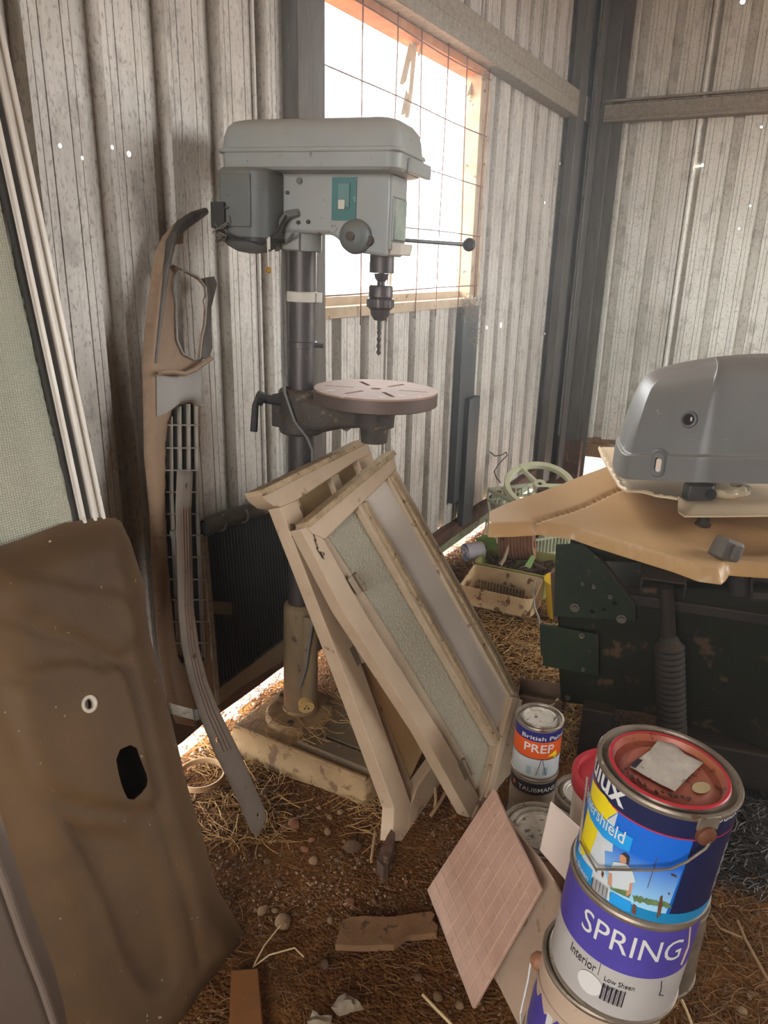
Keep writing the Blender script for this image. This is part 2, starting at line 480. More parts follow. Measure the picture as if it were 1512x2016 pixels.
# bottom boards
def rough_board(bm, c, s, cuts=14, amp=.004, seed=0):
    ax = max(range(3), key=lambda i: s[i])
    for i in range(cuts): pass
    b2 = BM(); box(b2, c, s); bmesh.ops.subdivide_edges(b2, edges=[e for e in b2.edges if abs((e.verts[0].co - e.verts[1].co)[ax]) > s[ax] * .5], cuts=cuts)
    for v in b2.verts:
        v.co += Vector((noise.noise(v.co * 9 + Vector((seed, 0, 0))), noise.noise(v.co * 9 + Vector((0, seed + 5, 0))), noise.noise(v.co * 7 + Vector((0, 0, seed + 9))))) * amp
    me = bpy.data.meshes.new('t'); b2.to_mesh(me); bm.from_mesh(me); b2.free(); bpy.data.meshes.remove(me)
b_ = BM(); rough_board(b_, (WN + .075, .75, .165), (.035, 2.56, .09), 30, .006); trim(7, b_, TIMB_D)
b_ = BM(); rough_board(b_, (WN + .0, 3.2, .072), (.04, 2.4, .065), 24, .004, 3); trim(8, b_, TIMB_GRN)
b_ = BM(); rough_board(b_, (WN + .02, 2.95, .13), (.04, 2.9, .06), 24, .006, 5); trim(9, b_, TIMB_D)
b_ = BM(); rough_board(b_, (-.2, S2 + .01, .235), (2.2, .06, .085), 24, .006, 8); rough_board(b_, (-1.0, S2 + .02, .3), (.6, .05, .03), 10, .01, 2); trim(10, b_, TIMB_O)

# ---- window opening
win = struct('window_1', M=RW.copy())
b_ = BM(); cc = (WN - .01)
box(b_, (cc, WS0 + .012, 1.64), (.05, .024, .9)); obj('left_jamb', b_, TIMB_W, win, bevel=.002)
b_ = BM(); box(b_, (cc - .01, WS1 - .02, 1.64), (.07, .05, .9)); box(b_, (cc + .01, WS1 + .012, 1.64), (.06, .02, .9)); obj('right_jamb', b_, TIMB_W, win, bevel=.002)
b_ = BM(); box(b_, (cc, 2.6, 1.185), (.07, 1.24, .035)); box(b_, (cc - .05, 2.6, 1.215), (.05, 1.2, .03)); obj('window_sill', b_, TIMB_W, win, bevel=.002)
b_ = BM(); box(b_, (cc - .02, 2.6, 2.088), (.09, 1.22, .03)); obj('head_rail', b_, mat('orange_lit_timber', 'c88a55', '9c6030', scale=10, rough=.8, bump=.3), win, bevel=.002)  # orange light on the head rail put into its timber colour
RUST = mat('rusty_wire', '7a4a33', '4d2c20', rough=.8, bump=.1)
for k in range(8):
    s = 2.0 + .198 * (k) + .005
    if k == 7: continue
    b_ = BM(); tube(b_, [(WN + .028 + .006 * math.sin(k * 3 + z * 4), s + .006 * math.sin(k + z * 3), z) for z in (1.14, 1.3, 1.5, 1.75, 2.0, 2.10)], .0025, 6)
    if 0 < k: obj('mesh_wire', b_, RUST, win)
    else: b_.free()
for k, z in enumerate((1.247, 1.455, 1.662, 1.86, 2.065)):
    b_ = BM(); tube(b_, [(WN + .033 + .004 * math.sin(s * 7 + k), s, z + .008 * math.sin(s * 2.5 + k)) for s in np.linspace(1.96, 3.2, 9)], .0025, 6); obj('mesh_wire', b_, RUST, win)
TORN = mat('torn_fibreglass', 'd8c7a6', 'b79a72', scale=20, rough=.7, bump=.3)
wpl = Pl(wp(WN - .03, 0, 0), E1, ZZ)
for k, q in enumerate(([(806, 82), (815, 92), (800, 160), (793, 167), (787, 165), (800, 110)], [(812, 85), (822, 84), (812, 190), (805, 232), (797, 232), (806, 170)], [(800, 175), (806, 190), (797, 225), (789, 228)],
                      [(940, 148), (948, 150), (945, 190), (938, 176), (928, 186), (918, 190), (929, 160)], [(933, 150), (936, 200), (932, 224), (928, 225), (926, 180)], [(926, 225), (934, 232), (928, 270), (926, 320), (924, 296)],
                      [(928, 330), (926, 372), (925, 410), (923, 388), (922, 352)], [(770, 505), (773, 530), (770, 575), (766, 572), (767, 530)], [(832, 92), (826, 112), (822, 108), (829, 90)])):
    b_ = BM(); sheet(b_, [(p[0] - 0, p[1]) for p in wpl.pts(q)], (), wpl, .002); obj('torn_glazing', b_, TORN, win, world=True)
# cobweb and dust clot hanging at the right end of the sill
b_ = BM(); random.seed(3)
for i in range(420):
    s = 3.02 + random.random() * .2; z = 1.2 - random.random() ** 1.6 * (.2 if s > 3.1 else .09); n = WN + .03 + random.random() * .03
    p = Vector((n, s, z)); q = p + Vector((random.uniform(-.01, .01), random.uniform(-.022, .022), random.uniform(-.022, .022)))
    tube(b_, [p, (p + q) / 2 + Vector((.004, 0, .004)), q], .0009, 3, cap=False)
cw = obj('cobweb', b_, mat('cobweb', '9b8f7c', '6f6455', rough=.9, bump=0)); cw.matrix_world = RW
tag(cw, 'dusty tangle of cobweb hanging from the right end of the window sill', 'cobweb', kind='stuff')

# ---------------------------------------------------------------- ground
def gh(x, y):
    v = Vector((x, y, 0)); p = N1.dot(v)
    h = .012 * noise.noise(v * 1.7) + .007 * noise.noise(v * 6) + .003 * noise.noise(v * 19)
    h += .0015 * noise.noise(v * 55)
    # litter banked against the walls
    return h - .012
DIRT = bpy.data.materials.new('red_dirt'); DIRT.use_nodes = True
def dirt_mat(m, A, Bc, Cc, Dc, rough=.95, bs=.9):
    nt = m.node_tree; N = nt.nodes; L = nt.links; b = N['Principled BSDF']; b.inputs['Roughness'].default_value = rough; b.inputs['Specular IOR Level'].default_value = .15
    tc = N.new('ShaderNodeTexCoord')
    def nz(s, d, a, bb):
        n = N.new('ShaderNodeTexNoise'); n.inputs['Scale'].default_value = s; n.inputs['Detail'].default_value = d; n.inputs['Roughness'].default_value = .7; L.new(tc.outputs['Object'], n.inputs['Vector'])
        r = N.new('ShaderNodeMapRange'); r.inputs['From Min'].default_value = a; r.inputs['From Max'].default_value = bb; L.new(n.outputs['Fac'], r.inputs['Value']); return r.outputs[0]
    def mix(f, a, bb):
        x = N.new('ShaderNodeMix'); x.data_type = 'RGBA'; L.new(f, x.inputs[0])
        for s_, v in ((6, a), (7, bb)):
            if hasattr(v, 'links'): L.new(v, x.inputs[s_])
            else: x.inputs[s_].default_value = v
        return x.outputs[2]
    c = mix(nz(1.6, 5, .38, .62), lin(A), lin(Bc)); c = mix(nz(28, 6, .5, .68), c, lin(Cc)); c = mix(nz(110, 4, .58, .66), c, lin(Dc))
    L.new(c, b.inputs['Base Color'])
    v = N.new('ShaderNodeTexVoronoi'); v.inputs['Scale'].default_value = 130; L.new(tc.outputs['Object'], v.inputs['Vector'])
    n2 = N.new('ShaderNodeTexNoise'); n2.inputs['Scale'].default_value = 60; n2.inputs['Detail'].default_value = 6; L.new(tc.outputs['Object'], n2.inputs['Vector'])
    ad = N.new('ShaderNodeMath'); ad.operation = 'SUBTRACT'; L.new(n2.outputs['Fac'], ad.inputs[0]); L.new(v.outputs['Distance'], ad.inputs[1])
    bp = N.new('ShaderNodeBump'); bp.inputs['Strength'].default_value = bs; bp.inputs['Distance'].default_value = .006; L.new(ad.outputs[0], bp.inputs['Height']); L.new(bp.outputs[0], b.inputs['Normal'])
dirt_mat(DIRT, '6a421d', '4d2c10', '7b5128', '8c6838')
YARD = bpy.data.materials.new('yard_gravel'); YARD.use_nodes = True
dirt_mat(YARD, 'a08475', '8a6a5a', 'b8a090', '6e4c3e')
def grid_ground(n0, n1, s0, s1, st, hf):
    bm = BM(); nn = int((n1 - n0) / st); ns = int((s1 - s0) / st); prev = None
    for i in range(nn + 1):
        row = []
        for j in range(ns + 1):
            n = n0 + (n1 - n0) * i / nn; s = s0 + (s1 - s0) * j / ns; p = wp(n, s, 0); row.append(bm.verts.new((p.x, p.y, hf(p.x, p.y))))
        if prev:
            for j in range(ns): bm.faces.new((prev[j], row[j], row[j + 1], prev[j + 1]))
        prev = row
    return bm
struct('floor', grid_ground(WN, 2.62, -2.42, S2, .03, gh), DIRT)
yd = BM()
def yh(x, y): return gh(x, y) - .004
y1 = grid_ground(WN - .9, WN, -3, S2 + 2.4, .03, yh)
me = bpy.data.meshes.new('t'); y1.to_mesh(me); yd.from_mesh(me); y1.free()
y2 = grid_ground(WN, 2.7, S2, S2 + 2.4, .06, yh); me = bpy.data.meshes.new('t'); y2.to_mesh(me); yd.from_mesh(me); y2.free()
def quadw(a, b, c, d):
    yd.faces.new([yd.verts.new(wp(*q, -.02)) for q in (a, b, c, d)])
quadw((-40, -40), (WN - .9, -40), (WN - .9, 40), (-40, 40)); quadw((WN - .9, S2 + 2.4), (40, S2 + 2.4), (40, 40), (WN - .9, 40))
quadw((2.62, -40), (40, -40), (40, S2 + 2.4), (2.62, S2 + 2.4)); quadw((WN - .9, -40), (2.62, -40), (2.62, -2.42), (WN - .9, -2.42))
o = struct('yard_ground', yd, YARD)
# unseen overhang added outside the window wall to keep sun out
b_ = BM(); box(b_, (WN - .12, 1.1, CEIL + .05), (.5, 7.9, .03)); trim(11, b_, GP)
# ---------------------------------------------------------------- pillar drill
PAINT = mat('grey_green_enamel', 'a2a6a1', '8a8f8b', scale=5, rough=.45, bump=.06, bscale=30, spots='6b6a60', spotamt=.66, spotscale=35, dust='b0a088', dustamt=.45)
PAINT_D = mat('motor_grey', '6f7370', '575a58', scale=5, rough=.5, bump=.08, spots='3f3c37', spotamt=.66, spotscale=25, dust='8d7f6b', dustamt=.4)
CAST = mat('oily_cast_iron', '4b443e', '322c28', scale=14, rough=.6, metal=.3, bump=.5, bscale=90, dust='7c6650', dustamt=.4, spots='75604a', spotamt=.6, spotscale=40)
COLM = mat('dirty_column_steel', '5a5350', '423c3a', scale=8, rough=.42, metal=.55, bump=.1, stretch=(4, 4, .7), spots='7b6853', spotamt=.66, spotscale=24)
TABT = mat('rusty_table_steel', 'a98771', '8d6c58', scale=9, rough=.7, metal=.1, bump=.1, spots='b99f8c', spotamt=.62, spotscale=18)
TABS = mat('table_edge_iron', '6d5a50', '54453e', scale=9, rough=.55, metal=.4, bump=.2)
BASEM = mat('dusty_base_casting', 'a98d63', '7a6041', scale=7, rough=.85, bump=.5, bscale=60, spots='5a3f28', spotamt=.56, spotscale=25, dust='9a7a55', dustamt=.5)
PLATEM = mat('base_machined_plate', '8a775c', '6b5a45', scale=7, rough=.6, metal=.3, bump=.15, spots='a89474', spotamt=.6, spotscale=20)
SLEEV = mat('dusty_column_sleeve', '8a7455', '66533c', scale=6, rough=.7, bump=.25, stretch=(2, 2, 1), spots='4b3a28', spotamt=.62, spotscale=20)
CHROM = mat('dull_bright_steel', '8e8f8d', '6f6f6c', scale=12, rough=.35, metal=.8, bump=.05)
BLACKP = mat('black_plastic', '2b2b2b', '1c1c1c', rough=.5, bump=.05, dust='6e6254', dustamt=.35)
TEAL = mat('teal_plate', '4c7d78', '3c6a68', scale=10, rough=.5, bump=.03, spots='88a39c', spotamt=.66, spotscale=40)
CREAM = mat('cream_plastic', 'd8d2c4', 'c0b8a6', scale=12, rough=.6, bump=.05)

COL = Vector((-.236, 1.89, 0))
LEAN = math.radians(1.0)
drM = Matrix.Translation(COL) @ Matrix.Rotation(LEAN, 4, 'Y') @ Matrix.Rotation(-AL, 4, 'Z')
dr = thing('drill_press', 'tall floor-standing pillar drill with dusty grey-green head and round slotted table', 'drill press', drM)
RB = Matrix.Rotation(AL, 4, 'Z')                 # world offsets to base frame
RH = Matrix.Rotation(math.radians(9.0), 4, 'Z'); RHs = RH @ Matrix.Translation((-.030, 0, 0))  # head is swung round the column
def rrect(x0, x1, y0, y1, r, n=5):
    r4 = r if isinstance(r, (list, tuple)) else [r] * 4
    o = []
    for (cx, cy, a0), rr in zip(((x1, y1, 0), (x0, y1, 90), (x0, y0, 180), (x1, y0, 270)), r4):
        sx = -1 if cx == x1 else 1; sy = -1 if cy == y1 else 1
        for i in range(n + 1):
            t = math.radians(a0 + 90 * i / n); o.append((cx + sx * rr + rr * math.cos(t), cy + sy * rr + rr * math.sin(t)))
    return o
def loft(bm, rings, M=None, cap=True):
    R = [[bm.verts.new(M @ Vector(p) if M else Vector(p)) for p in ring] for ring in rings]
    n = len(R[0])
    for a, b in zip(R, R[1:]):
        for i in range(n): bm.faces.new((a[i], a[(i + 1) % n], b[(i + 1) % n], b[i]))
    if cap: bm.faces.new(R[0][::-1]); bm.faces.new(R[-1])
    return bm
def shrink(L, k):
    cx = (min(p[0] for p in L) + max(p[0] for p in L)) / 2; cy = (min(p[1] for p in L) + max(p[1] for p in L)) / 2
    sx = max(p[0] for p in L) - cx; sy = max(p[1] for p in L) - cy
    return [(cx + (p[0] - cx) * (1 - k / sx), cy + (p[1] - cy) * (1 - k / sy)) for p in L]
# base
bx0, bx1, by0, by1 = -.145, .33, -.155, .155
L0 = rrect(bx0, bx1, by0, by1, .02)
b_ = BM(); loft(b_, [[(p[0], p[1], z) for p in shrink(L0, k)] for k, z in ((-.012, -.02), (0, .01), (.006, .05), (.012, .058))]); obj('base', b_, BASEM, dr, bevel=.003)
b_ = BM()
for y in (-.148, .148): box(b_, ((bx0 + bx1) / 2, y * .965, .061), (bx1 - bx0 - .03, .012, .012))
obj('base_rim', b_, BASEM, dr, bevel=.003)
b_ = BM()
out = [(.075, -.118), (.315, -.118), (.315, .118), (.075, .118)]
sl = [[(.12, y - .006), (.262, y - .006), (.262, y - .011), (.285, y - .011), (.285, y + .011), (.262, y + .011), (.262, y + .006), (.12, y + .006)] for y in (-.062, .052)]
sheet(b_, out, sl, Pl((0, 0, .074), (1, 0, 0), (0, 1, 0)), .016); obj('work_plate', b_, PLATEM, dr)
for y in (-.062, .052):
    b_ = BM(); box(b_, (.2, y, .0592), (.19, .03, .002)); obj('slot_bottom', b_, BLACKP, dr)
b_ = BM(); lathe(b_, [(.0, .058), (.102, .058), (.102, .07), (.094, .082), (.075, .088), (.052, .09), (.05, .10)], 36); obj('column_flange', b_, BASEM, dr)
for k in range(3):
    t = .8 + k * 2.1; b_ = BM(); cyl(b_, (.083 * math.cos(t), .083 * math.sin(t), .075), (.083 * math.cos(t), .083 * math.sin(t), .092), .009, seg=6); obj('flange_bolt', b_, CAST, dr)
b_ = BM(); lathe(b_, [(.044, .085), (.048, .09), (.048, .40), (.046, .425), (.037, .432), (.0, .432)], 32); obj('column_sleeve', b_, SLEEV, dr)
b_ = BM(); M_ = RB; cyl(b_, (.030, -.032, .10), (.030, -.032, .41), .024, seg=16, M=M_); obj('side_tube', b_, SLEEV, dr)
b_ = BM(); cyl(b_, (.022, -.045, .135), (.026, -.064, .130), .0225, seg=24, M=M_); o = obj('tube_end_cap', b_, mat('pale_cap', 'd9b878', 'b8935a', rough=.7), dr)
for a in (90, 210, 330):
    t = math.radians(a); b_ = BM(); p = Vector((.0262 + .006 * math.cos(t), -.0647, .130 + .006 * math.sin(t))); cyl(b_, p, p + Vector((.0003, -.001, 0)), .0028, seg=8, M=M_); obj('cap_hole', b_, BLACKP, o)
b_ = BM(); cyl(b_, (0, 0, .42), (0, 0, 1.42), .0345, seg=36); obj('column', b_, COLM, dr)
# table, its arm and clamp
TX, TZ, TR = .218, 1.056, .149
ta = math.atan2(*(lambda d: (d.y, d.x))(RB.to_3x3() @ (atz(831, 775, TZ) - atz(728, 770, TZ))))
hl = []
for k in range(6):
    a = ta + k * PI / 3; lo, hi, hw = (.055, .125, .0035) if k % 3 == 0 else (.048, .112, .0055)
    d = Vector((math.cos(a), math.sin(a))); q = Vector((-d.y, d.x))
    hl.append([tuple(Vector((TX, 0)) + d * x + q * y) for x, y in ((lo, -hw), (hi, -hw), (hi, hw), (lo, hw))])
hl.append([(TX + .013 * math.cos(t), .013 * math.sin(t)) for t in (2 * PI * i / 16 for i in range(16))])
disc = [(TX + TR * math.cos(2 * PI * i / 72), TR * math.sin(2 * PI * i / 72)) for i in range(72)]
tb = None
b_ = BM(); sheet(b_, disc, hl, Pl((0, 0, TZ), (1, 0, 0), (0, 1, 0)), .012); tb = obj('table_top', b_, TABT, dr)
b_ = BM(); lathe(b_, [(.02, TZ - .0125), (TR, TZ - .0125), (TR + .0006, TZ - .004), (TR + .0008, TZ - .033), (TR - .006, TZ - .036), (TR - .014, TZ - .036), (TR - .016, TZ - .02), (.03, TZ - .02)], 72, Matrix.Translation((TX, 0, 0))); obj('table_rim', b_, TABS, tb)
b_ = BM(); cyl(b_, (TX, 0, TZ - .021), (TX, 0, .965), .052, .048, 24); cyl(b_, (TX, 0, .965), (TX, 0, .925), .036, .032, 20); obj('table_hub', b_, CAST, dr)
b_ = BM()
loft(b_, [[(x, y * w_, zz + z * h_) for y, z in rrect(-1, 1, -1, 1, .5, 3)] for x, w_, h_, zz in ((.03, .05, .045, .975), (.08, .045, .04, .972), (.13, .036, .03, .978), (.19, .036, .026, .985), (.25, .04, .025, .985))])
obj('table_arm', b_, CAST, dr)
b_ = BM(); lathe(b_, [(.039, .915), (.056, .918), (.058, .93), (.056, 1.0), (.059, 1.01), (.057, 1.03), (.039, 1.033)], 28); box(b_, (-.06, 0, .97), (.03, .06, .085)); obj('clamp_collar', b_, CAST, dr, bevel=.004)
b_ = BM(); Mw = RB
cyl(b_, (-.05, -.02, 1.0), (-.105, -.035, 1.01), .012, seg=12, M=Mw); cyl(b_, (-.095, -.03, 1.005), (-.108, -.036, 1.01), .018, seg=10, M=Mw); tube(b_, [(-.104, -.035, 1.01), (-.112, -.04, .99), (-.116, -.045, .925)], [.009, .0085, .0095], 10, M=Mw)
obj('clamp_lever', b_, BLACKP, dr)
for q0, q1, r_, n_ in (((.04, -.03, .985), (.055, -.055, .985), .011, 12), ((.12, -.055, .955), (.12, -.075, .955), .014, 6), ((.2, -.06, .955), (.2, -.085, .96), .012, 6)):
    b_ = BM(); cyl(b_, q0, q1, r_, seg=n_, M=M_); obj('clamp_bolt', b_, CAST, dr)
# rings on the column
b_ = BM(); lathe(b_, [(.0345, 1.245), (.038, 1.246), (.038, 1.268), (.0345, 1.27)], 32); box(b_, (.043, -.006, 1.257), (.012, .02, .022), M=RB); obj('depth_ring', b_, CREAM, dr)
b_ = BM(); lathe(b_, [(.0345, 1.135), (.0375, 1.136), (.0375, 1.15), (.0345, 1.151)], 32); cyl(b_, (.034, -.012, 1.143), (.056, -.016, 1.143), .006, seg=8, M=RB); obj('stop_ring', b_, COLM, dr)
# head casting
def hp(x, y, z): return RH @ Vector((x - .030, y, z))
prof = [(-.05, 1.535), (-.05, 1.44), (-.03, 1.41), (.0, 1.402), (.125, 1.402), (.145, 1.392), (.165, 1.375), (.20, 1.363), (.268, 1.357), (.268, 1.535)]
hd = None
b_ = BM(); loft(b_, [[hp(x, y, z) for x, z in prof] for y in (-.06, .06)]); hd = obj('head_casting', b_, PAINT, dr, bevel=.008)
b_ = BM(); lathe(b_, [(.0376, 1.362), (.046, 1.362), (.047, 1.37), (.047, 1.405)], 28); box(b_, (0.01, -.04, 1.384), (.075, .03, .04), M=RHs); obj('head_collar', b_, PAINT, dr, bevel=.003)
b_ = BM(); sheet(b_, [(.134, 1.431), (.193, 1.431), (.193, 1.520), (.134, 1.520)], (), None, .003, f=lambda a, b, c: hp(a, -.0635 - c, b)); sp_ = obj('switch_plate', b_, TEAL, dr)
b_ = BM(); box(b_, (.160, -.067, 1.4635), (.016, .006, .02), M=RHs); obj('switch_button', b_, CREAM, sp_, bevel=.001)
b_ = BM(); box(b_, (.164, -.0655, 1.483), (.028, .003, .05), M=RHs); obj('switch_surround', b_, mat('teal_light', '6b918b', '587d78', rough=.5), sp_, bevel=.001)
for x, z, r in ((.052, 1.512, .0075), (.022, 1.487, .0045), (.05, 1.424, .005), (.075, 1.426, .005), (.02, 1.43, .004)):
    b_ = BM(); cyl(b_, (x, -.058, z), (x, -.064, z), r, seg=8 if r > .005 else 6, M=RHs); obj('casing_screw', b_, CAST if r < .007 else PAINT_D, hd)
b_ = BM(); lathe(b_, [(0, .0), (.036, .0), (.038, -.006), (.035, -.02), (.028, -.028), (.018, -.034), (0, -.036)][::-1], 28, Matrix.Translation(hp(.195, -.058, 1.397)) @ RH.to_4x4() @ Matrix.Rotation(-PI / 2, 4, 'X')); 
obj('spring_housing', b_, PAINT_D, dr)
b_ = BM(); cyl(b_, hp(.195, -.09, 1.397), hp(.195, -.102, 1.397), .010, seg=12); cyl(b_, hp(.226, -.06, 1.39), hp(.226, -.075, 1.39), .012, seg=12); obj('spring_nut', b_, CAST, dr)
b_ = BM(); tube(b_, [hp(.05, -.062, 1.445), hp(.03, -.075, 1.44), hp(.012, -.078, 1.42), hp(.0, -.075, 1.39), hp(.0, -.07, 1.36)], [.009, .01, .009, .008, .006], 8); obj('belt_lever', b_, PAINT_D, dr)
b_ = BM(); box(b_, (.27, .0, 1.45), (.006, .1, .155), M=RHs); obj('front_cover', b_, PAINT, dr, bevel=.002)
b_ = BM(); box(b_, (.275, -.004, 1.437), (.006, .082, .092), M=RHs); npf = obj('name_plate', b_, CHROM, dr, bevel=.001)
b_ = BM(); box(b_, (.279, -.004, 1.437), (.002, .074, .084), M=RHs); npl_ = obj('plate_face', b_, mat('plate_green', '5f8a86', 'b8b6a0', scale=30, rough=.35, bump=.02), npf)
b_ = BM(); box(b_, (.276, .003, 1.374), (.034, .075, .026), M=RHs, taper=1.15); obj('depth_stop', b_, CREAM, dr, bevel=.003)
# quill, chuck, bit
QX = .236
Mq = Matrix.Translation(hp(QX, 0, 0))
b_ = BM(); lathe(b_, [(0, 1.385), (.0285, 1.38), (.0285, 1.346), (.022, 1.345), (.022, 1.345)], 24, Mq); lathe(b_, [(0, 1.346), (.029, 1.346), (.029, 1.321), (.0, 1.321)], 24, Mq); lathe(b_, [(.0, 1.321), (.018, 1.32), (.015, 1.308), (.0095, 1.302), (.0095, 1.292), (0, 1.29)], 20, Mq); obj('quill', b_, COLM, dr)
b_ = BM(); lathe(b_, [(0, 1.294), (.026, 1.294), (.0285, 1.289), (.0285, 1.268), (.026, 1.266), (.031, 1.262), (.031, 1.244), (.024, 1.238), (.022, 1.226), (.014, 1.214), (.004, 1.212), (0, 1.212)], 28, Mq)
ch = obj('chuck', b_, COLM, dr)
for k in range(18):
    t = 2 * PI * k / 18; b_ = BM(); p = hp(QX, 0, 0) + Vector((math.cos(t), math.sin(t), 0)) * .0305; box(b_, (p.x, p.y, 1.253), (.0035, .0035, .018)); obj('chuck_tooth', b_, COLM, ch)
b_ = BM(); n_ = 40; rings = []
for i in range(n_ + 1):
    z = 1.214 - .084 * i / n_; r = .0058 if i < n_ - 3 else .0058 * (n_ - i) / 3 + .0005; t = -i * .42 if i > 10 else 0
    rings.append([hp(QX, 0, 0) + Vector((0, 0, z)) + Matrix.Rotation(t, 3, 'Z') @ Vector((math.cos(a) * r, math.sin(a) * r * (.55 if i > 10 else 1), 0)) for a in (2 * PI * k / 10 for k in range(10))])
loft(b_, rings); obj('drill_bit', b_, COLM, dr)
# feed handle on the far side
b_ = BM(); cyl(b_, hp(.2, .058, 1.4), hp(.2, .12, 1.4), .02, seg=18); cyl(b_, hp(.2, .11, 1.4), hp(.40, .11, 1.393), .0048, seg=10); fh = obj('feed_handle', b_, CHROM, dr)
b_ = BM(); lathe(b_, [(.0155 * math.sin(PI * i / 10), -.0155 * math.cos(PI * i / 10)) for i in range(11)], 18, Matrix.Translation(hp(.413, .11, 1.393))); obj('handle_knob', b_, BLACKP, fh)
# belt cover
cx0, cx1 = -.128, .306
def corners(k): return rrect(cx0 + k, cx1 - k, -.112 + k, .112 - k, [.075, .035, .03, .03], 6)
b_ = BM(); Lc = corners(0)
loft(b_, [[hp(p[0], p[1], z) for p in corners(k)] for k, z in ((.018, 1.528), (.006, 1.530), (.001, 1.536), (.0, 1.562), (.0, 1.566))]); obj('belt_cover_base', b_, PAINT, dr)
b_ = BM(); loft(b_, [[hp(p[0], p[1], z) for p in corners(k)] for k, z in ((-.004, 1.565), (-.006, 1.568), (-.005, 1.573), (.0, 1.575), (.003, 1.60), (.008, 1.618), (.018, 1.630), (.035, 1.636))]); lid_ = obj('belt_cover_lid', b_, PAINT, dr, ang=50)
b_ = BM(); box(b_, (.31, .02, 1.545), (.012, .14, .03), M=RHs); obj('cover_latch', b_, PAINT, lid_, bevel=.002)
# motor
b_ = BM(); ml = rrect(-.104, .012, -.158, -.045, [.02, .01, .012, .035], 5)
loft(b_, [[hp(p[0], p[1], z) for p in shrink(ml, k)] for k, z in ((.05, 1.352), (.03, 1.356), (.012, 1.368), (0, 1.385), (0, 1.522), (.006, 1.530))]); mo = obj('motor', b_, PAINT_D, dr)
b_ = BM(); loft(b_, [[hp(p[0], p[1], z) for p in shrink(ml, -.002)] for z in (1.378, 1.387)]); obj('motor_seam', b_, BLACKP, mo)
b_ = BM(); box(b_, (-.055, -.161, 1.462), (.075, .006, .11), M=RHs); obj('terminal_cover', b_, PAINT_D, mo, bevel=.003)
b_ = BM(); random.seed(5)
for i in range(7):
    c = Vector((-.088, -.17, 1.43 - .008 * i)); pts = [c + Vector((random.uniform(-.02, .022), random.uniform(-.006, .006), random.uniform(-.02, .02))) for _ in range(6)]; tube(b_, [RHs @ p for p in pts], .0016, 5)
obj('loose_wiring', b_, mat('dusty_wire', '5b564e', '8a8374', rough=.7, bump=0), mo)
b_ = BM(); box(b_, (-.095, -.168, 1.43), (.034, .012, .055), M=RHs); obj('wiring_recess', b_, BLACKP, mo, bevel=.002)
b_ = BM(); tube(b_, [hp(-.1, -.165, 1.40), hp(-.05, -.166, 1.385), hp(0, -.14, 1.372), hp(.02, -.11, 1.40), hp(.03, -.08, 1.44)], .003, 6); obj('motor_lead', b_, BLACKP, mo)
# string with a small brass tag, hung from the motor
b_ = BM(); tube(b_, [hp(.018, -.15, 1.385), hp(.02, -.152, 1.36), hp(.021, -.152, 1.325)], .0016, 5); stg = obj('chuck_key_string', b_, CREAM, dr)
b_ = BM(); cyl(b_, hp(.0235, -.152, 1.388), hp(.0235, -.152, 1.362), .0025, seg=8); obj('string_toggle', b_, CREAM, stg)
b_ = BM(); lathe(b_, [(.003, -.002), (.007, -.002), (.007, .002), (.003, .002), (.003, -.002)], 12, Matrix.Translation(hp(.021, -.152, 1.318)) @ Matrix.Rotation(1.4, 4, 'X')); obj('brass_ring', b_, mat('brass', 'd6a640', 'b98a30', rough=.4, metal=.6, bump=0), stg)
# power lead down the column
b_ = BM(); P_ = [(-.01, -.09, 1.40), (-.042, -.03, 1.37), (-.046, -.02, 1.3), (-.045, -.02, 1.15), (-.043, -.025, 1.07), (-.035, -.06, 1.03), (-.01, -.065, .96), (.02, -.06, .92), (.032, -.035, .88), (.034, -.03, .7), (.036, -.032, .5), (.045, -.06, .44), (.035, -.066, .36), (.022, -.064, .25), (.006, -.07, .2)]
tube(b_, P_, .0036, 8, M=RB); obj('power_lead', b_, mat('grey_lead', '7e7b76', '5d5a55', rough=.6, bump=0), dr)
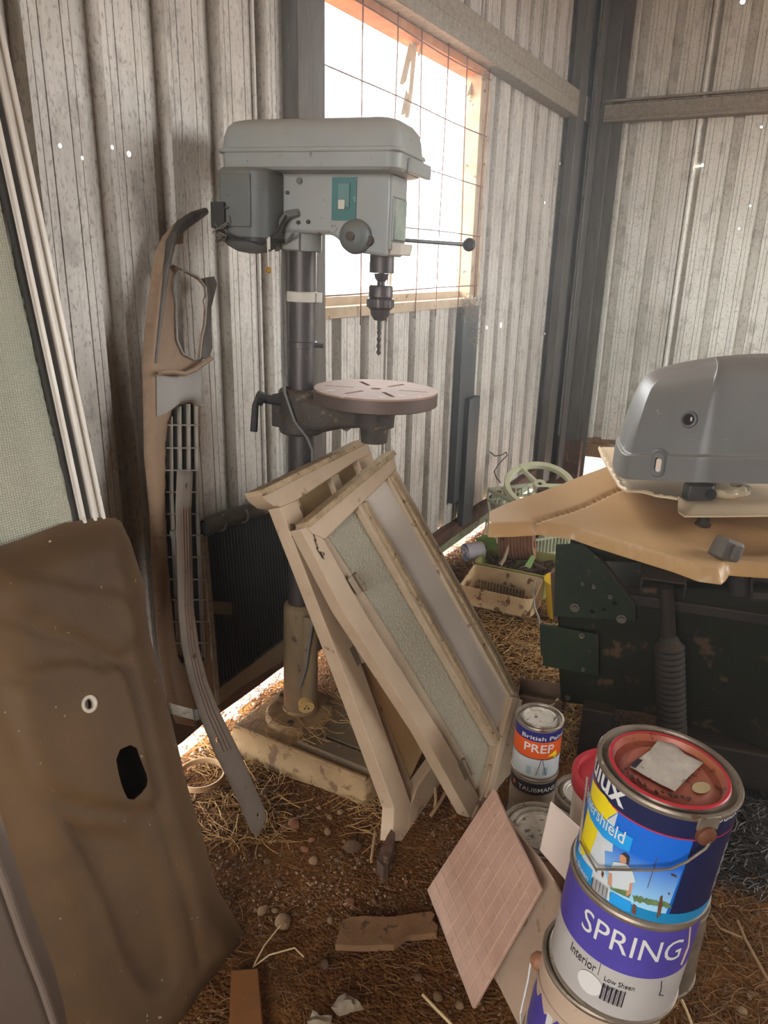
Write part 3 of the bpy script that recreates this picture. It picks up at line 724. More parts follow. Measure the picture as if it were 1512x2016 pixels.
# vertical seam in the lower sleeve
# ---------------------------------------------------------------- two old window sashes
CREAMW = mat('worn_cream_paint', 'bfa689', 'a98f72', scale=10, rough=.6, bump=.2, bscale=70, spots='7a5b3e', spotamt=.67, spotscale=26, dust='c9ab8a', dustamt=.25)
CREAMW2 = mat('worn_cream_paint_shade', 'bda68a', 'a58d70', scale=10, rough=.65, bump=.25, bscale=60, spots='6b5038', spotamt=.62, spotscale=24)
RAWW = mat('bare_weathered_wood', 'b8a07c', '8e7452', scale=10, rough=.85, bump=.5, stretch=(3, 3, 3), spots='5e452e', spotamt=.6, spotscale=28)
def glass_mat(name, c1, c2, alpha, rough, bump, vs, dusty=.4):
    m = bpy.data.materials.new(name); m.use_nodes = True; nt = m.node_tree; N = nt.nodes; L = nt.links; b = N['Principled BSDF']; out = N['Material Output']
    tc = N.new('ShaderNodeTexCoord'); n = N.new('ShaderNodeTexNoise'); n.inputs['Scale'].default_value = 7; n.inputs['Detail'].default_value = 6; L.new(tc.outputs['Object'], n.inputs['Vector'])
    mx = N.new('ShaderNodeMix'); mx.data_type = 'RGBA'; L.new(n.outputs['Fac'], mx.inputs[0]); mx.inputs[6].default_value = lin(c1); mx.inputs[7].default_value = lin(c2); L.new(mx.outputs[2], b.inputs['Base Color'])
    b.inputs['Roughness'].default_value = rough; b.inputs['Specular IOR Level'].default_value = .6
    v = N.new('ShaderNodeTexVoronoi'); v.inputs['Scale'].default_value = vs; L.new(tc.outputs['Object'], v.inputs['Vector'])
    bp = N.new('ShaderNodeBump'); bp.inputs['Strength'].default_value = bump; bp.inputs['Distance'].default_value = .007; L.new(v.outputs['Distance'], bp.inputs['Height']); L.new(bp.outputs[0], b.inputs['Normal'])
    tr = N.new('ShaderNodeBsdfTranslucent'); tr.inputs[0].default_value = lin(c1); tp = N.new('ShaderNodeBsdfTransparent'); tp.inputs[0].default_value = (.9, .92, .9, 1)
    m1_ = N.new('ShaderNodeMixShader'); m1_.inputs[0].default_value = dusty; L.new(tr.outputs[0], m1_.inputs[1]); L.new(b.outputs[0], m1_.inputs[2])
    m2_ = N.new('ShaderNodeMixShader'); m2_.inputs[0].default_value = alpha; L.new(tp.outputs[0], m2_.inputs[1]); L.new(m1_.outputs[0], m2_.inputs[2]); L.new(m2_.outputs[0], out.inputs['Surface'])
    return m
G_OBS = glass_mat('obscure_glass', 'ece4cc', 'f2ead6', .95, .16, 1.0, 190, .5)
G_DUST = glass_mat('dusty_clear_glass', 'e8dccc', 'd6c6b4', .96, .35, .05, 40, .8)
G_OBS2 = glass_mat('obscure_glass_warm_lit', 'e0c494', 'd6bc88', .85, .3, .8, 190, .4)  # orange bounce light put into the glass tint
def planeof(BL, BR, TL): BL, BR, TL = Vector(BL), Vector(BR), Vector(TL); return Pl(BL, BR - BL, TL - BL)
PB = planeof((.24, 1.555, 0), (.427, 1.895, .089), (-.169, 1.54, .78))
PA = planeof((.056, 1.476, .01), (.246, 1.868, .045), (-.241, 1.544, .853))
def pbar(name, root, P, poly, mt, th=.036, off=0, bv=.0025, hgt=None):
    b_ = BM(); sheet(b_, P.pts(poly), (), P, th, h=lambda a, b: off); return obj(name, b_, mt, root, world=True, bevel=bv)
sa = thing('window_sash', 'cream painted timber sash nearest the pillar drill, orange-lit dimpled glass low down', 'window sash', Vector((.056, 1.476, .0)), 'old cream sashes leaning against the pillar drill')
pbar('stile', sa, PA, [(551, 997), (584, 984), (696, 1262), (810, 1583), (806, 1600), (803, 1655), (772, 1657), (776, 1592), (664, 1290)], CREAMW)
pbar('top_rail', sa, PA, [(519, 984), (510, 972), (719, 865), (725, 897), (700, 908), (582, 986), (552, 999), (535, 996)], CREAMW, .045, .004)
pbar('drip_mould', sa, PA, [(508, 966), (720, 862), (722, 872), (514, 978)], RAWW, .052, .012)
pbar('mullion', sa, PA, [(654, 938), (668, 931), (800, 1262), (868, 1440), (850, 1452), (780, 1272)], CREAMW2, .03, -.004)
pbar('stile', sa, PA, [(704, 905), (724, 870), (736, 905), (885, 1290), (930, 1420), (905, 1435), (865, 1330)], CREAMW)
pbar('bottom_rail', sa, PA, [(806, 1592), (822, 1548), (905, 1428), (931, 1420), (938, 1438), (803, 1655)], CREAMW)
pbar('rebate', sa, PA, [(584, 984), (597, 980), (712, 1268), (822, 1552), (808, 1586), (697, 1262)], CREAMW2, .02, -.014, None)
b_ = BM(); sheet(b_, PA.pts([(590, 984), (662, 930), (790, 1265), (860, 1446), (808, 1560), (705, 1265)]), (), PA, .004, h=lambda a, b: -.02); obj('pane', b_, G_OBS2, sa, world=True)
b_ = BM(); sheet(b_, PA.pts([(660, 934), (705, 902), (880, 1330), (910, 1430), (860, 1446), (795, 1262)]), (), PA, .004, h=lambda a, b: -.02); obj('pane', b_, G_OBS2, sa, world=True)
def hinge(root, P, x, y, dx=18, dy=36):
    b_ = BM(); a = P.px(x, y); bq = P.px(x + dx, y + dy)
    A, Bq = P.w(a[0], a[1], .002), P.w(bq[0], bq[1], .002)
    cyl(b_, A + P.n * .004, Bq + P.n * .004, .0045, seg=10); 
    for t in (.0, .33, .66, 1.0): cyl(b_, A.lerp(Bq, t) + P.n * .004, A.lerp(Bq, min(t + .04, 1.05)) + P.n * .004, .0058, seg=10)
    bar(b_, A - P.u * .012, Bq - P.u * .012, P.u * .013, P.n * .0012)
    obj('hinge', b_, mat('painted_hinge', 'a8937a', '7d6a55', rough=.5, metal=.4), root, world=True)
hinge(sa, PA, 696, 1268, 15, 34)
# scribbled pencil mark near the top of the stile
b_ = BM(); random.seed(2)
pts = []
for i in range(60):
    t = i * .55; pts.append((578 + 8 * math.cos(t) + i * .12, 1043 + 13 * math.sin(t * 1.3) + i * .1))
tube(b_, [PA.w(*PA.px(*q), .0012) for q in pts], .0007, 4); obj('pencil_scribble', b_, flat('pencil', '4a3a2c', .8), sa, world=True)
sb = thing('window_sash', 'cream painted two-light sash in front, obscure glass left and dusty clear glass right', 'window sash', Vector((.24, 1.555, 0)), 'old cream sashes leaning against the pillar drill')
pbar('stile', sb, PB, [(592, 1041), (620, 1031), (715, 1200), (866, 1438), (945, 1570), (926, 1610), (834, 1446), (674, 1200)], CREAMW)
pbar('top_rail', sb, PB, [(600, 1036), (773, 890), (780, 922), (766, 938), (640, 1062), (612, 1050)], CREAMW, .036, .003)
pbar('drip_mould', sb, PB, [(598, 1030), (770, 887), (776, 896), (604, 1040)], RAWW, .04, .010)
pbar('mullion', sb, PB, [(704, 996), (722, 985), (902, 1300), (992, 1464), (973, 1469), (878, 1300)], CREAMW2, .026, .004)
pbar('mullion_bead', sb, PB, [(710, 992), (716, 989), (892, 1300), (983, 1466), (977, 1467), (885, 1300)], RAWW, .01, .010)
pbar('stile', sb, PB, [(764, 940), (780, 923), (991, 1300), (1026, 1378), (1003, 1370), (963, 1300)], CREAMW2, .036)
pbar('stile_bead', sb, PB, [(768, 938), (773, 934), (981, 1300), (1013, 1368), (1007, 1366), (974, 1300)], RAWW, .01, .006)
pbar('bottom_rail', sb, PB, [(1003, 1370), (1027, 1378), (1022, 1400), (1000, 1565), (960, 1640), (926, 1612), (946, 1570)], CREAMW2, .04, .004)
pbar('bottom_bead', sb, PB, [(1003, 1372), (1013, 1374), (985, 1480), (962, 1570), (950, 1570), (975, 1470)], CREAMW, .012, .012)
pbar('rebate', sb, PB, [(640, 1062), (650, 1052), (760, 1222), (905, 1462), (948, 1540), (942, 1566), (864, 1436), (715, 1200), (622, 1034)], CREAMW2, .018, -.012, None)
b_ = BM(); sheet(b_, PB.pts([(636, 1060), (708, 992), (882, 1300), (978, 1468), (955, 1560), (905, 1490), (745, 1230)]), (), PB, .004, h=lambda a, b: -.016); obj('pane', b_, G_OBS, sb, world=True)
b_ = BM(); sheet(b_, PB.pts([(714, 990), (768, 937), (968, 1300), (1005, 1369), (982, 1465), (895, 1300)]), (), PB, .004, h=lambda a, b: -.010); obj('pane', b_, G_DUST, sb, world=True)
hinge(sb, PB, 694, 1130, 20, 32); hinge(sb, PB, 908, 1494, 14, 30)
b_ = BM(); q = [(614, 1046), (622, 1066), (618, 1062), (626, 1080), (622, 1078), (634, 1098), (638, 1090), (630, 1086), (637, 1101)]; tube(b_, [PB.w(*PB.px(*t), .0012) for t in q], .0012, 4); obj('black_marks', b_, flat('mark', '3a2c22', .8), sb, world=True)
# ---------------------------------------------------------------- ceramic tiles
TILEM = mat('pinkish_tile_face', 'c4a08a', 'ab8773', scale=14, rough=.55, bump=.12, bscale=120, spots='9b7a66', spotamt=.64, spotscale=90)
TILEB = mat('tile_back', 'b79c84', 'a08770', scale=9, rough=.8, bump=.15, spots='8a735d', spotamt=.62, spotscale=30)
TILEP = mat('pale_tile_back', 'd3bfae', 'c2ad9b', scale=9, rough=.75, bump=.1, spots='a89383', spotamt=.66, spotscale=40)
PT = planeof((.12, 1.29, .006), (.185, 1.024, .006), (.24, 1.314, .283))
Tq = PT.pts([(970, 1552), (1064, 1750), (930, 1986), (840, 1752)])
tl = thing('ceramic_tile', 'pinkish ceramic tile with embossed diamond lattice, standing front-most beside the paint tins', 'tile', Vector((.15, 1.15, 0)))
tlo = lambda P, q, t, m, name, root, bv=.002: (lambda b_: (sheet(b_, q, (), P, t), obj(name, b_, m, root, world=True, bevel=bv))[1])(BM())
if PT.n.dot(EYE - PT.o) < 0: PT.n = -PT.n
tlo(PT, Tq, .008, TILEM, 'tile_body', tl)
def bil(q, a, b): return tuple(q[3][k] * (1 - a) * (1 - b) + q[2][k] * a * (1 - b) + q[0][k] * (1 - a) * b + q[1][k] * a * b for k in (0, 1))
b_ = BM(); NN = 9
def ln(a0, b0, a1, b1):
    p, r = bil(Tq, a0, b0), bil(Tq, a1, b1); A, Bq = PT.w(*p, .0003), PT.w(*r, .0003); d = (Bq - A).normalized(); bar(b_, A, Bq, d.cross(PT.n) * .0009, PT.n * .0009)
for i in range(1, NN):
    t = i / NN; ln(.03, t, .97, t); ln(t, .03, t, .97)
# the lattice also crosses on the diagonal of each row
for i in ():
    for (sg) in (1,):
        p = [(i / NN, 0), (i / NN + 1, 1)]
        a0 = max(.03, i / NN + .03); a1 = min(.97, i / NN + .97)
        if a1 - a0 > .08 and i % 2 == 0: ln(a0, a0 - i / NN, a1, a1 - i / NN)
obj('embossed_lattice', b_, mat('tile_ridge', 'd0ae98', 'bf9c86', rough=.5, bump=0), tl, world=True)
def slab4(name, root, P, quad_px, th, m, world=True): b_ = BM(); sheet(b_, P.pts(quad_px), (), P, th); return obj(name, b_, m, root, world=world, bevel=.0015)
P2 = Pl(PT.o + PT.n * -.035 + Vector((.0, 0, 0)), PT.u, PT.v); P2.n = PT.n
t2 = thing('ceramic_tile', 'plain buff tile leaning between the diamond tile and the big paint tins', 'tile', Vector((.2, 1.05, 0)))
slab4('tile_body', t2, P2, [(984, 1592), (1060, 1690), (1150, 1835), (1105, 1960), (1040, 2060), (985, 1948), (930, 1850)], .008, TILEB)
P3 = Pl(atd(1110, 1700, 1.36), Vector((.8, -.45, -.35)), Vector((.05, .2, 1)))
if P3.n.dot(EYE - P3.o) < 0: P3.n = -P3.n
t3 = thing('ceramic_tile', 'pale pinkish-white tile leaning just left of the navy paint tin', 'tile', Vector((P3.o.x, P3.o.y, 0)))
slab4('tile_body', t3, P3, [(1083, 1580), (1215, 1700), (1195, 1830), (1062, 1674)], .008, TILEP)
P4 = Pl(atd(1110, 1760, 1.34), Vector((.8, -.45, -.35)), Vector((.05, .2, 1)))
# ---------------------------------------------------------------- leaning screen door at the left
def face(P):
    if P.n.dot(EYE - P.o) < 0: P.n = -P.n
    return P
ALU = mat('dusty_white_aluminium', 'd9d0c2', 'bfb4a3', scale=9, rough=.45, metal=.15, bump=.05, stretch=(5, 5, .6), spots='7d6b57', spotamt=.68, spotscale=30)
DARKG = mat('black_seal', '2e2b28', '3f3a34', rough=.8, bump=.1)
PS = face(Pl(wp(-1.073, .97, 0), E1, N1 * -.151 + ZZ))
scr = thing('screen_door', 'white aluminium framed panel of woven plastic leaning on the wall, at the left edge', 'screen door', wp(-1.073, .7, 0))
def pb(P, u0, u1, v0, v1, c, t): b_ = BM(); box(b_, (0, 0, 0), (u1 - u0, v1 - v0, t), Matrix.Translation(P.w((u0 + u1) / 2, (v0 + v1) / 2, c)) @ Matrix((P.u, P.v, P.n)).transposed().to_4x4()); return b_
obj('frame_stile', pb(PS, -.052, 0, 0, 2.3, -.012, .03), ALU, scr, world=True, bevel=.002)
for u in (-.049, -.024, -.003): obj('frame_ridge', pb(PS, u - .003, u + .005, 0, 2.3, .006, .008), ALU, scr, world=True, bevel=.001)
obj('frame_groove', pb(PS, -.040, -.030, 0, 2.3, .0035, .002), DARKG, scr, world=True)
obj('frame_seal', pb(PS, -.064, -.052, 0, 2.3, -.01, .018), DARKG, scr, world=True)
obj('cross_rail', pb(PS, -.75, -.06, .70, .76, -.012, .025), ALU, scr, world=True, bevel=.002)
WEAVE = bpy.data.materials.new('woven_plastic'); WEAVE.use_nodes = True
nt = WEAVE.node_tree; N_ = nt.nodes; L_ = nt.links; b = N_['Principled BSDF']; tc = N_.new('ShaderNodeTexCoord')
wav = []
for ax, rot in (('X', 0), ('Z', 0)):
    wv = N_.new('ShaderNodeTexWave'); wv.bands_direction = 'Z' if ax == 'Z' else 'DIAGONAL'; wv.inputs['Scale'].default_value = 70 if ax == 'Z' else 90; wv.inputs['Distortion'].default_value = 2.5; wv.inputs['Detail'].default_value = 3; wv.inputs['Detail Scale'].default_value = .6
    mp = N_.new('ShaderNodeMapping'); mp.inputs['Scale'].default_value = (1, 1, 1) if ax == 'Z' else (1, 1, .0); L_.new(tc.outputs['Object'], mp.inputs[0]); L_.new(mp.outputs[0], wv.inputs['Vector']); wav.append(wv.outputs['Fac'])
ad = N_.new('ShaderNodeMath'); ad.operation = 'ADD'; L_.new(wav[0], ad.inputs[0]); L_.new(wav[1], ad.inputs[1])
bp = N_.new('ShaderNodeBump'); bp.inputs['Strength'].default_value = .5; bp.inputs['Distance'].default_value = .002; L_.new(ad.outputs[0], bp.inputs['Height']); L_.new(bp.outputs[0], b.inputs['Normal'])
nn = N_.new('ShaderNodeTexNoise'); nn.inputs['Scale'].default_value = 3; nn.inputs['Detail'].default_value = 6; L_.new(tc.outputs['Object'], nn.inputs['Vector'])
mx = N_.new('ShaderNodeMix'); mx.data_type = 'RGBA'; L_.new(nn.outputs['Fac'], mx.inputs[0]); mx.inputs[6].default_value = lin('a3a592'); mx.inputs[7].default_value = lin('b5ad95')
mr = N_.new('ShaderNodeMapRange'); mr.inputs['From Min'].default_value = 1.35; mr.inputs['From Max'].default_value = 1.9; mr.inputs['To Max'].default_value = .45; L_.new(ad.outputs[0], mr.inputs['Value'])
mx2 = N_.new('ShaderNodeMix'); mx2.data_type = 'RGBA'; L_.new(mr.outputs[0], mx2.inputs[0]); L_.new(mx.outputs[2], mx2.inputs[6]); mx2.inputs[7].default_value = lin('6a6a5c'); L_.new(mx2.outputs[2], b.inputs['Base Color'])
b.inputs['Roughness'].default_value = .32
b_ = BM()
def wr_(a, c): return .010 * noise.noise(Vector((a * 16, c * 1.6, 1))) + .005 * noise.noise(Vector((a * 5, c * 4, 7))) + .0018 * noise.noise(Vector((a * 40, c * 30, 7)))
sheet(b_, [(-.75, .74), (-.06, .74), (-.06, 2.3), (-.75, 2.3)], (), PS, .001, sp=.012, h=lambda a, c: wr_(a, c) - .008); obj('woven_sheet', b_, WEAVE, scr, world=True, ang=80)

# ---------------------------------------------------------------- big moulded brown panel
TANP = mat('dusty_tan_plastic', '624729', '48321a', scale=3.2, rough=.72, bump=.1, bscale=50, spots='b9a98c', spotamt=.70, spotscale=60, contrast=.2)
PBn = face(Pl(wp(-.78, 0, 0), E1, N1 * -.37 + ZZ * .85))
oL = [(-60, 1090), (0, 1075), (60, 1055), (130, 1028), (190, 1018), (230, 1018), (243, 1026), (262, 1065), (276, 1110), (290, 1155), (292, 1205), (301, 1260), (322, 1340), (345, 1440), (372, 1550), (400, 1640), (430, 1750), (458, 1795), (482, 1838), (484, 1862), (462, 1905), (430, 1945), (398, 1992), (378, 2030), (300, 2120), (170, 2130), (110, 2016), (90, 1970), (60, 1885), (22, 1715), (0, 1640), (-60, 1480)]
_e = Pl(PBn.o - PBn.n * .036, PBn.u, PBn.v); oPB = _e.pts(oL)
def sd(p, poly, closed=True):
    d = 9; n = len(poly)
    for i in range(n if closed else n - 1):
        a, b = poly[i], poly[(i + 1) % n]; vx, vy = b[0] - a[0], b[1] - a[1]; t = max(0, min(1, ((p[0] - a[0]) * vx + (p[1] - a[1]) * vy) / (vx * vx + vy * vy + 1e-12)))
        d = min(d, math.hypot(p[0] - a[0] - t * vx, p[1] - a[1] - t * vy))
    return d
def sst(x): x = max(0, min(1, x)); return x * x * (3 - 2 * x)
plate1 = smoothed(PBn.pts([(15, 1320), (130, 1290), (205, 1310), (235, 1300), (262, 1330), (290, 1440), (318, 1560), (300, 1600), (255, 1600), (150, 1580), (75, 1545), (45, 1450)]), 1)
plate2 = smoothed(PBn.pts([(-40, 1190), (60, 1210), (120, 1250), (240, 1300), (262, 1330), (245, 1290), (300, 1255), (292, 1205), (240, 1150), (180, 1150), (100, 1120), (-40, 1130)]), 1)
rec = smoothed(PBn.pts([(95, 1585), (170, 1620), (260, 1625), (290, 1660), (335, 1800), (362, 1900), (352, 1945), (300, 1975), (250, 1900), (200, 1760), (140, 1650)]), 1)
cr1 = PBn.pts([(-40, 1200), (40, 1215), (100, 1250), (150, 1255), (215, 1290), (245, 1300), (275, 1400), (300, 1520), (330, 1640), (380, 1800), (400, 1900)])
cr2 = PBn.pts([(-40, 1290), (10, 1320), (110, 1370), (240, 1300)])
cr3 = PBn.pts([(0, 1330), (30, 1440), (60, 1530), (90, 1570), (160, 1590), (245, 1600), (270, 1635), (310, 1740), (360, 1900)])
hole_ = smoothed(PBn.pts([(226, 1480), (268, 1462), (283, 1505), (294, 1530), (290, 1552), (256, 1582), (238, 1545)]), 1)
hole1 = PBn.pts([(176 + 12 * math.cos(t), 1386 + 15 * math.sin(t)) for t in (2 * PI * i / 16 for i in range(16))])
_h0 = {}
def hpn(a, c):
    p = (a, c); ed_ = sd(p, oPB)
    h = .034 * sst(ed_ / .08) - .034 - .008
    if inside(p, plate1): h += .012 * sst(sd(p, plate1) / .018)
    if inside(p, rec): h -= .012 * sst(sd(p, rec) / .018)
    if inside(p, plate2): h += .010 * sst(sd(p, plate2) / .03)
    h -= .006 * math.exp(-(sd(p, cr1, False) / .009) ** 2) + .004 * math.exp(-(sd(p, cr2, False) / .006) ** 2) + .005 * math.exp(-(sd(p, cr3, False) / .006) ** 2)
    h += .005 * noise.noise(Vector((a * 2.5, c * 2.5, .5))) + .001 * noise.noise(Vector((a * 9, c * 9, 2.5)))
    return h
for _k in ('hole_', 'hole1'):
    L0_ = globals()[_k]; cx_ = sum(q[0] for q in L0_) / len(L0_); cy_ = sum(q[1] for q in L0_) / len(L0_); hh_ = hpn(cx_, cy_); Pq = Pl(PBn.o + PBn.n * hh_, PBn.u, PBn.v); Pq.n = PBn.n
    globals()[_k] = [Pq.px(*px(PBn.w(q[0], q[1], 0))) for q in L0_]
mp_ = thing('bodywork_moulding', 'large dusty tan moulded plastic panel with a round eyelet and rounded cut-out, bottom left', 'plastic panel', wp(-.78, .6, 0))
b_ = BM(); sheet(b_, oPB, [hole_, hole1], PBn, .004, sp=.011, h=hpn); obj('panel_shell', b_, TANP, mp_, world=True, ang=60)
c1_ = (sum(q[0] for q in hole1) / len(hole1), sum(q[1] for q in hole1) / len(hole1)); hc = hpn(c1_[0] + .03, c1_[1])
b_ = BM(); sheet(b_, [(q[0] + (q[0] - cx_) * .6, q[1] + (q[1] - cy_) * .6) for q in ()] or PBn.pts([(190, 1440), (320, 1430), (340, 1600), (230, 1620)]), (), PBn, .003, h=lambda a, c: -.045); obj('added_dark_backing', b_, DARKG, mp_, world=True)  # dark sheet added behind the cut-out so it reads black
b_ = BM(); R1 = Matrix.Translation(PBn.w(c1_[0], c1_[1], hc - .003)) @ Matrix((PBn.u, PBn.n.cross(PBn.u), PBn.n)).transposed().to_4x4()
lathe(b_, [(.0095, -.004), (.0095, .004), (.012, .006), (.0155, .005), (.017, .001), (.0165, -.004), (.0095, -.004)], 28, R1); obj('eyelet', b_, mat('pale_eyelet', 'd8cbb5', 'a39480', scale=40, rough=.5), mp_, world=True)
for r_, q in ((.0205, 0),):
    b_ = BM(); lathe(b_, [(.017, -.003), (.0215, -.003), (.0205, .001), (.017, .001)], 28, R1); obj('eyelet_seat', b_, DARKG, mp_, world=True)
# grey sheet in front of it
PGs = face(Pl(atd(40, 1990, .86), (.42, .9, .0), (-.12, -.02, 1)))
gs = thing('grey_panel', 'smooth grey sheet with a folded ridge, in the bottom left corner', 'sheet panel', Vector((PGs.o.x, PGs.o.y, 0)))
GREYP = mat('grey_brown_sheet', '7b6a5c', '67574a', scale=4, rough=.6, bump=.05)
b_ = BM(); sheet(b_, PGs.pts([(-70, 1560), (0, 1600), (30, 1690), (60, 1780), (105, 1900), (125, 1975), (135, 2030), (150, 2110), (-90, 2110)]), (), PGs, .004); obj('sheet_body', b_, GREYP, gs, world=True)
b_ = BM(); tube(b_, [PGs.w(*PGs.px(*q), .003) for q in ((-30, 1650), (5, 1735), (45, 1850), (80, 1940), (110, 2030), (140, 2110))], .005, 10); obj('folded_ridge', b_, GREYP, gs, world=True)

# ---------------------------------------------------------------- tall dashboard moulding
DASHM = mat('tan_dash_plastic', '9a7c60', '7c614a', scale=5, rough=.6, bump=.08, dust='a9987f', dustamt=.3, spots='6b5540', spotamt=.66, spotscale=30)
DASHG = mat('grey_dash_plastic', 'a39c92', '857e75', scale=5, rough=.6, bump=.06)
PD = face(Pl(wp(-1.17, 1.2, .2), E1, N1 * -.16 + ZZ * 1.23))
dm = thing('dashboard_moulding', 'tall tan car dashboard moulding with a speaker opening and gridded vent, standing on end', 'car part', wp(-1.14, 1.2, 0))
oD = PD.pts([(396, 416), (371, 426), (347, 440), (327, 464), (313, 494), (306, 530), (298, 590), (291, 650), (286, 720), (288, 800), (290, 900), (300, 1000), (305, 1100), (311, 1200), (322, 1300), (336, 1385), (352, 1425), (385, 1432), (412, 1405), (426, 1385), (420, 1300), (413, 1200), (406, 1100), (399, 1000), (396, 930), (399, 850), (400, 715), (412, 690), (408, 660), (409, 625), (406, 590), (420, 566), (415, 546), (399, 548), (346, 520), (338, 528), (333, 520), (340, 482), (366, 478), (364, 460), (378, 438), (392, 431)])
h1_ = PD.pts([(345, 535), (360, 534), (384, 546), (400, 566), (402, 590), (398, 640), (392, 668), (388, 706), (378, 709), (355, 697), (343, 670), (341, 620), (342, 600), (336, 570), (338, 548)])
h2_ = PD.pts([(357, 796), (378, 791), (388, 797), (392, 815), (391, 900), (395, 1000), (402, 1100), (407, 1200), (410, 1290), (402, 1312), (386, 1300), (362, 1307), (352, 1290), (341, 1200), (333, 1100), (328, 980), (329, 870), (333, 832), (342, 808)])
def hD(a, c):
    e = sd((a, c), oD)
    return .016 * sst(e / .012) - .008 - .014 * sst(1 - sd((a, c), h2_) / .012) - .004 * sst(1 - sd((a, c), h1_) / .008)
b_ = BM(); sheet(b_, oD, [h1_, h2_], PD, .003, sp=.009, h=hD); obj('dash_shell', b_, DASHM, dm, world=True, ang=50)
b_ = BM(); sheet(b_, PD.pts([(302, 737), (330, 742), (356, 736), (396, 712), (400, 790), (394, 800), (380, 788), (350, 792), (322, 812), (303, 820)]), (), PD, .003, sp=.009, h=lambda a, c: hD(a, c) + .004); obj('glove_ledge', b_, DASHG, dm, world=True, ang=50)
b_ = BM(); q = [PD.w(*PD.px(*t), .03) for t in ((296, 735), (320, 733), (345, 737), (365, 729), (398, 706))]; tube(b_, q, .006, 8); obj('ledge_lip', b_, DASHM, dm, world=True)
b_ = BM(); q = [PD.w(*PD.px(*t), .022) for t in ((392, 418), (368, 430), (342, 448), (322, 480), (314, 530), (307, 590), (300, 650), (293, 715))]; tube(b_, q, [.008, .013, .014, .011, .007, .005, .004, .003], 10); obj('top_rim', b_, STEEL_D, dm, world=True)
b_ = BM(); sheet(b_, PD.pts([(399, 547), (415, 545), (421, 560), (415, 584), (409, 608), (410, 644), (412, 686), (405, 707), (389, 707), (392, 683), (400, 626), (403, 580), (400, 560)]), (), PD, .006, h=lambda a, c: .012); obj('pillar_strut', b_, STEEL_D, dm, world=True, bevel=.0015)
b_ = BM(); tube(b_, [PD.w(a, c, .010) for a, c in h1_], .0022, 6, closed=True); obj('opening_lip', b_, DASHG, dm, world=True)
GRM = mat('vent_grid_plastic', 'b5ac9e', '8f8678', scale=12, rough=.6, bump=0)
def gb(q0, q1, w_=.0017): b_ = BM(); A, Bq = PD.w(*PD.px(*q0), -.006), PD.w(*PD.px(*q1), -.006); d = (Bq - A).normalized(); bar(b_, A, Bq, d.cross(PD.n) * w_, PD.n * .006); obj('vent_bar', b_, GRM, dm, world=True)
def edges_at(y):
    L = [(830, 333, 392), (900, 328, 391), (1000, 329, 395), (1100, 333, 402), (1200, 341, 407), (1300, 352, 410)]
    for (y0, a0, b0), (y1_, a1, b1) in zip(L, L[1:]):
        if y <= y1_: t = max(0, (y - y0) / (y1_ - y0)); return a0 + (a1 - a0) * t, b0 + (b1 - b0) * t
    return L[-1][1], L[-1][2]
for y in (837, 882, 926, 969, 1012, 1054, 1097, 1141, 1181, 1224, 1266): l_, r_ = edges_at(y); gb((l_ - 2, y), (r_ + 1, y))
gb((339, 820), (341, 980)); gb((356, 800), (358, 960)); gb((374, 795), (378, 1300)); gb((389, 800), (392, 1000)); gb((392, 1000), (404, 1295)); gb((341, 980), (356, 1290)); gb((358, 960), (366, 1290))
b_ = BM(); bx = PD.px(345, 1050); box(b_, (0, 0, 0), (.03, .02, .012), Matrix.Translation(PD.w(bx[0], bx[1], .004)) @ Matrix((PD.u, PD.v, PD.n)).transposed().to_4x4()); obj('clip', b_, DASHG, dm, world=True, bevel=.001)
# dark backing behind the vent
b_ = BM(); sheet(b_, PD.pts([(328, 800), (392, 790), (412, 1310), (350, 1320), (324, 1000)]), (), PD, .004, h=lambda a, c: -.02); obj('vent_duct', b_, DARKG, dm, world=True)
# ---------------------------------------------------------------- curved trim strip
PSt = face(Pl(wp(-.965, 1.2, 0), E1, N1 * -.26 + ZZ * .85))
STR = mat('dusty_grey_trim', '8b7c6d', '6d6054', scale=7, rough=.6, bump=.08, spots='54483c', spotamt=.66, spotscale=40)
st = thing('trim_strip', 'long curved grooved trim strip with screw holes, its foot on the dirt', 'trim strip', atz(510, 1640, 0))
lf = [(350, 927), (347, 1000), (350, 1100), (352, 1200), (358, 1270), (372, 1340), (392, 1405), (425, 1485), (462, 1560), (497, 1640), (510, 1646)]
rt = [(380, 929), (377, 1000), (379, 1100), (382, 1200), (392, 1275), (408, 1340), (432, 1400), (466, 1468), (500, 1545), (521, 1592), (525, 1612)]
hlst = []
for (x, y) in ((366, 957), (366, 1124), (380, 1292), (425, 1456), (506, 1605)):
    hlst.append(PSt.pts([(x + 3.0 * math.cos(t), y + 6 * math.sin(t)) for t in (2 * PI * i / 10 for i in range(10))]))
oS = PSt.pts(lf + rt[::-1])
b_ = BM(); sheet(b_, oS, hlst, PSt, .003, sp=.010, h=lambda a, c: .004 * sst(sd((a, c), oS) / .006)); obj('strip_body', b_, STR, st, world=True, ang=50)
REDR = mat('faded_red_groove', '85604c', '6b5040', scale=20, rough=.7, bump=0)
for t in (.33, .5, .67):
    b_ = BM(); tube(b_, [PSt.w(*PSt.px(l[0] + (r[0] - l[0]) * t, l[1] + (r[1] - l[1]) * t), .0045) for l, r in zip(lf[1:8], rt[1:8])], .0013, 5); obj('strip_groove', b_, REDR, st, world=True)
b_ = BM(); tube(b_, [PSt.w(*PSt.px(*q), -.01) for q in ((412, 1400), (427, 1393), (436, 1398), (438, 1420), (434, 1442), (440, 1450))], .004, 8); obj('strip_clip', b_, STR, st, world=True)
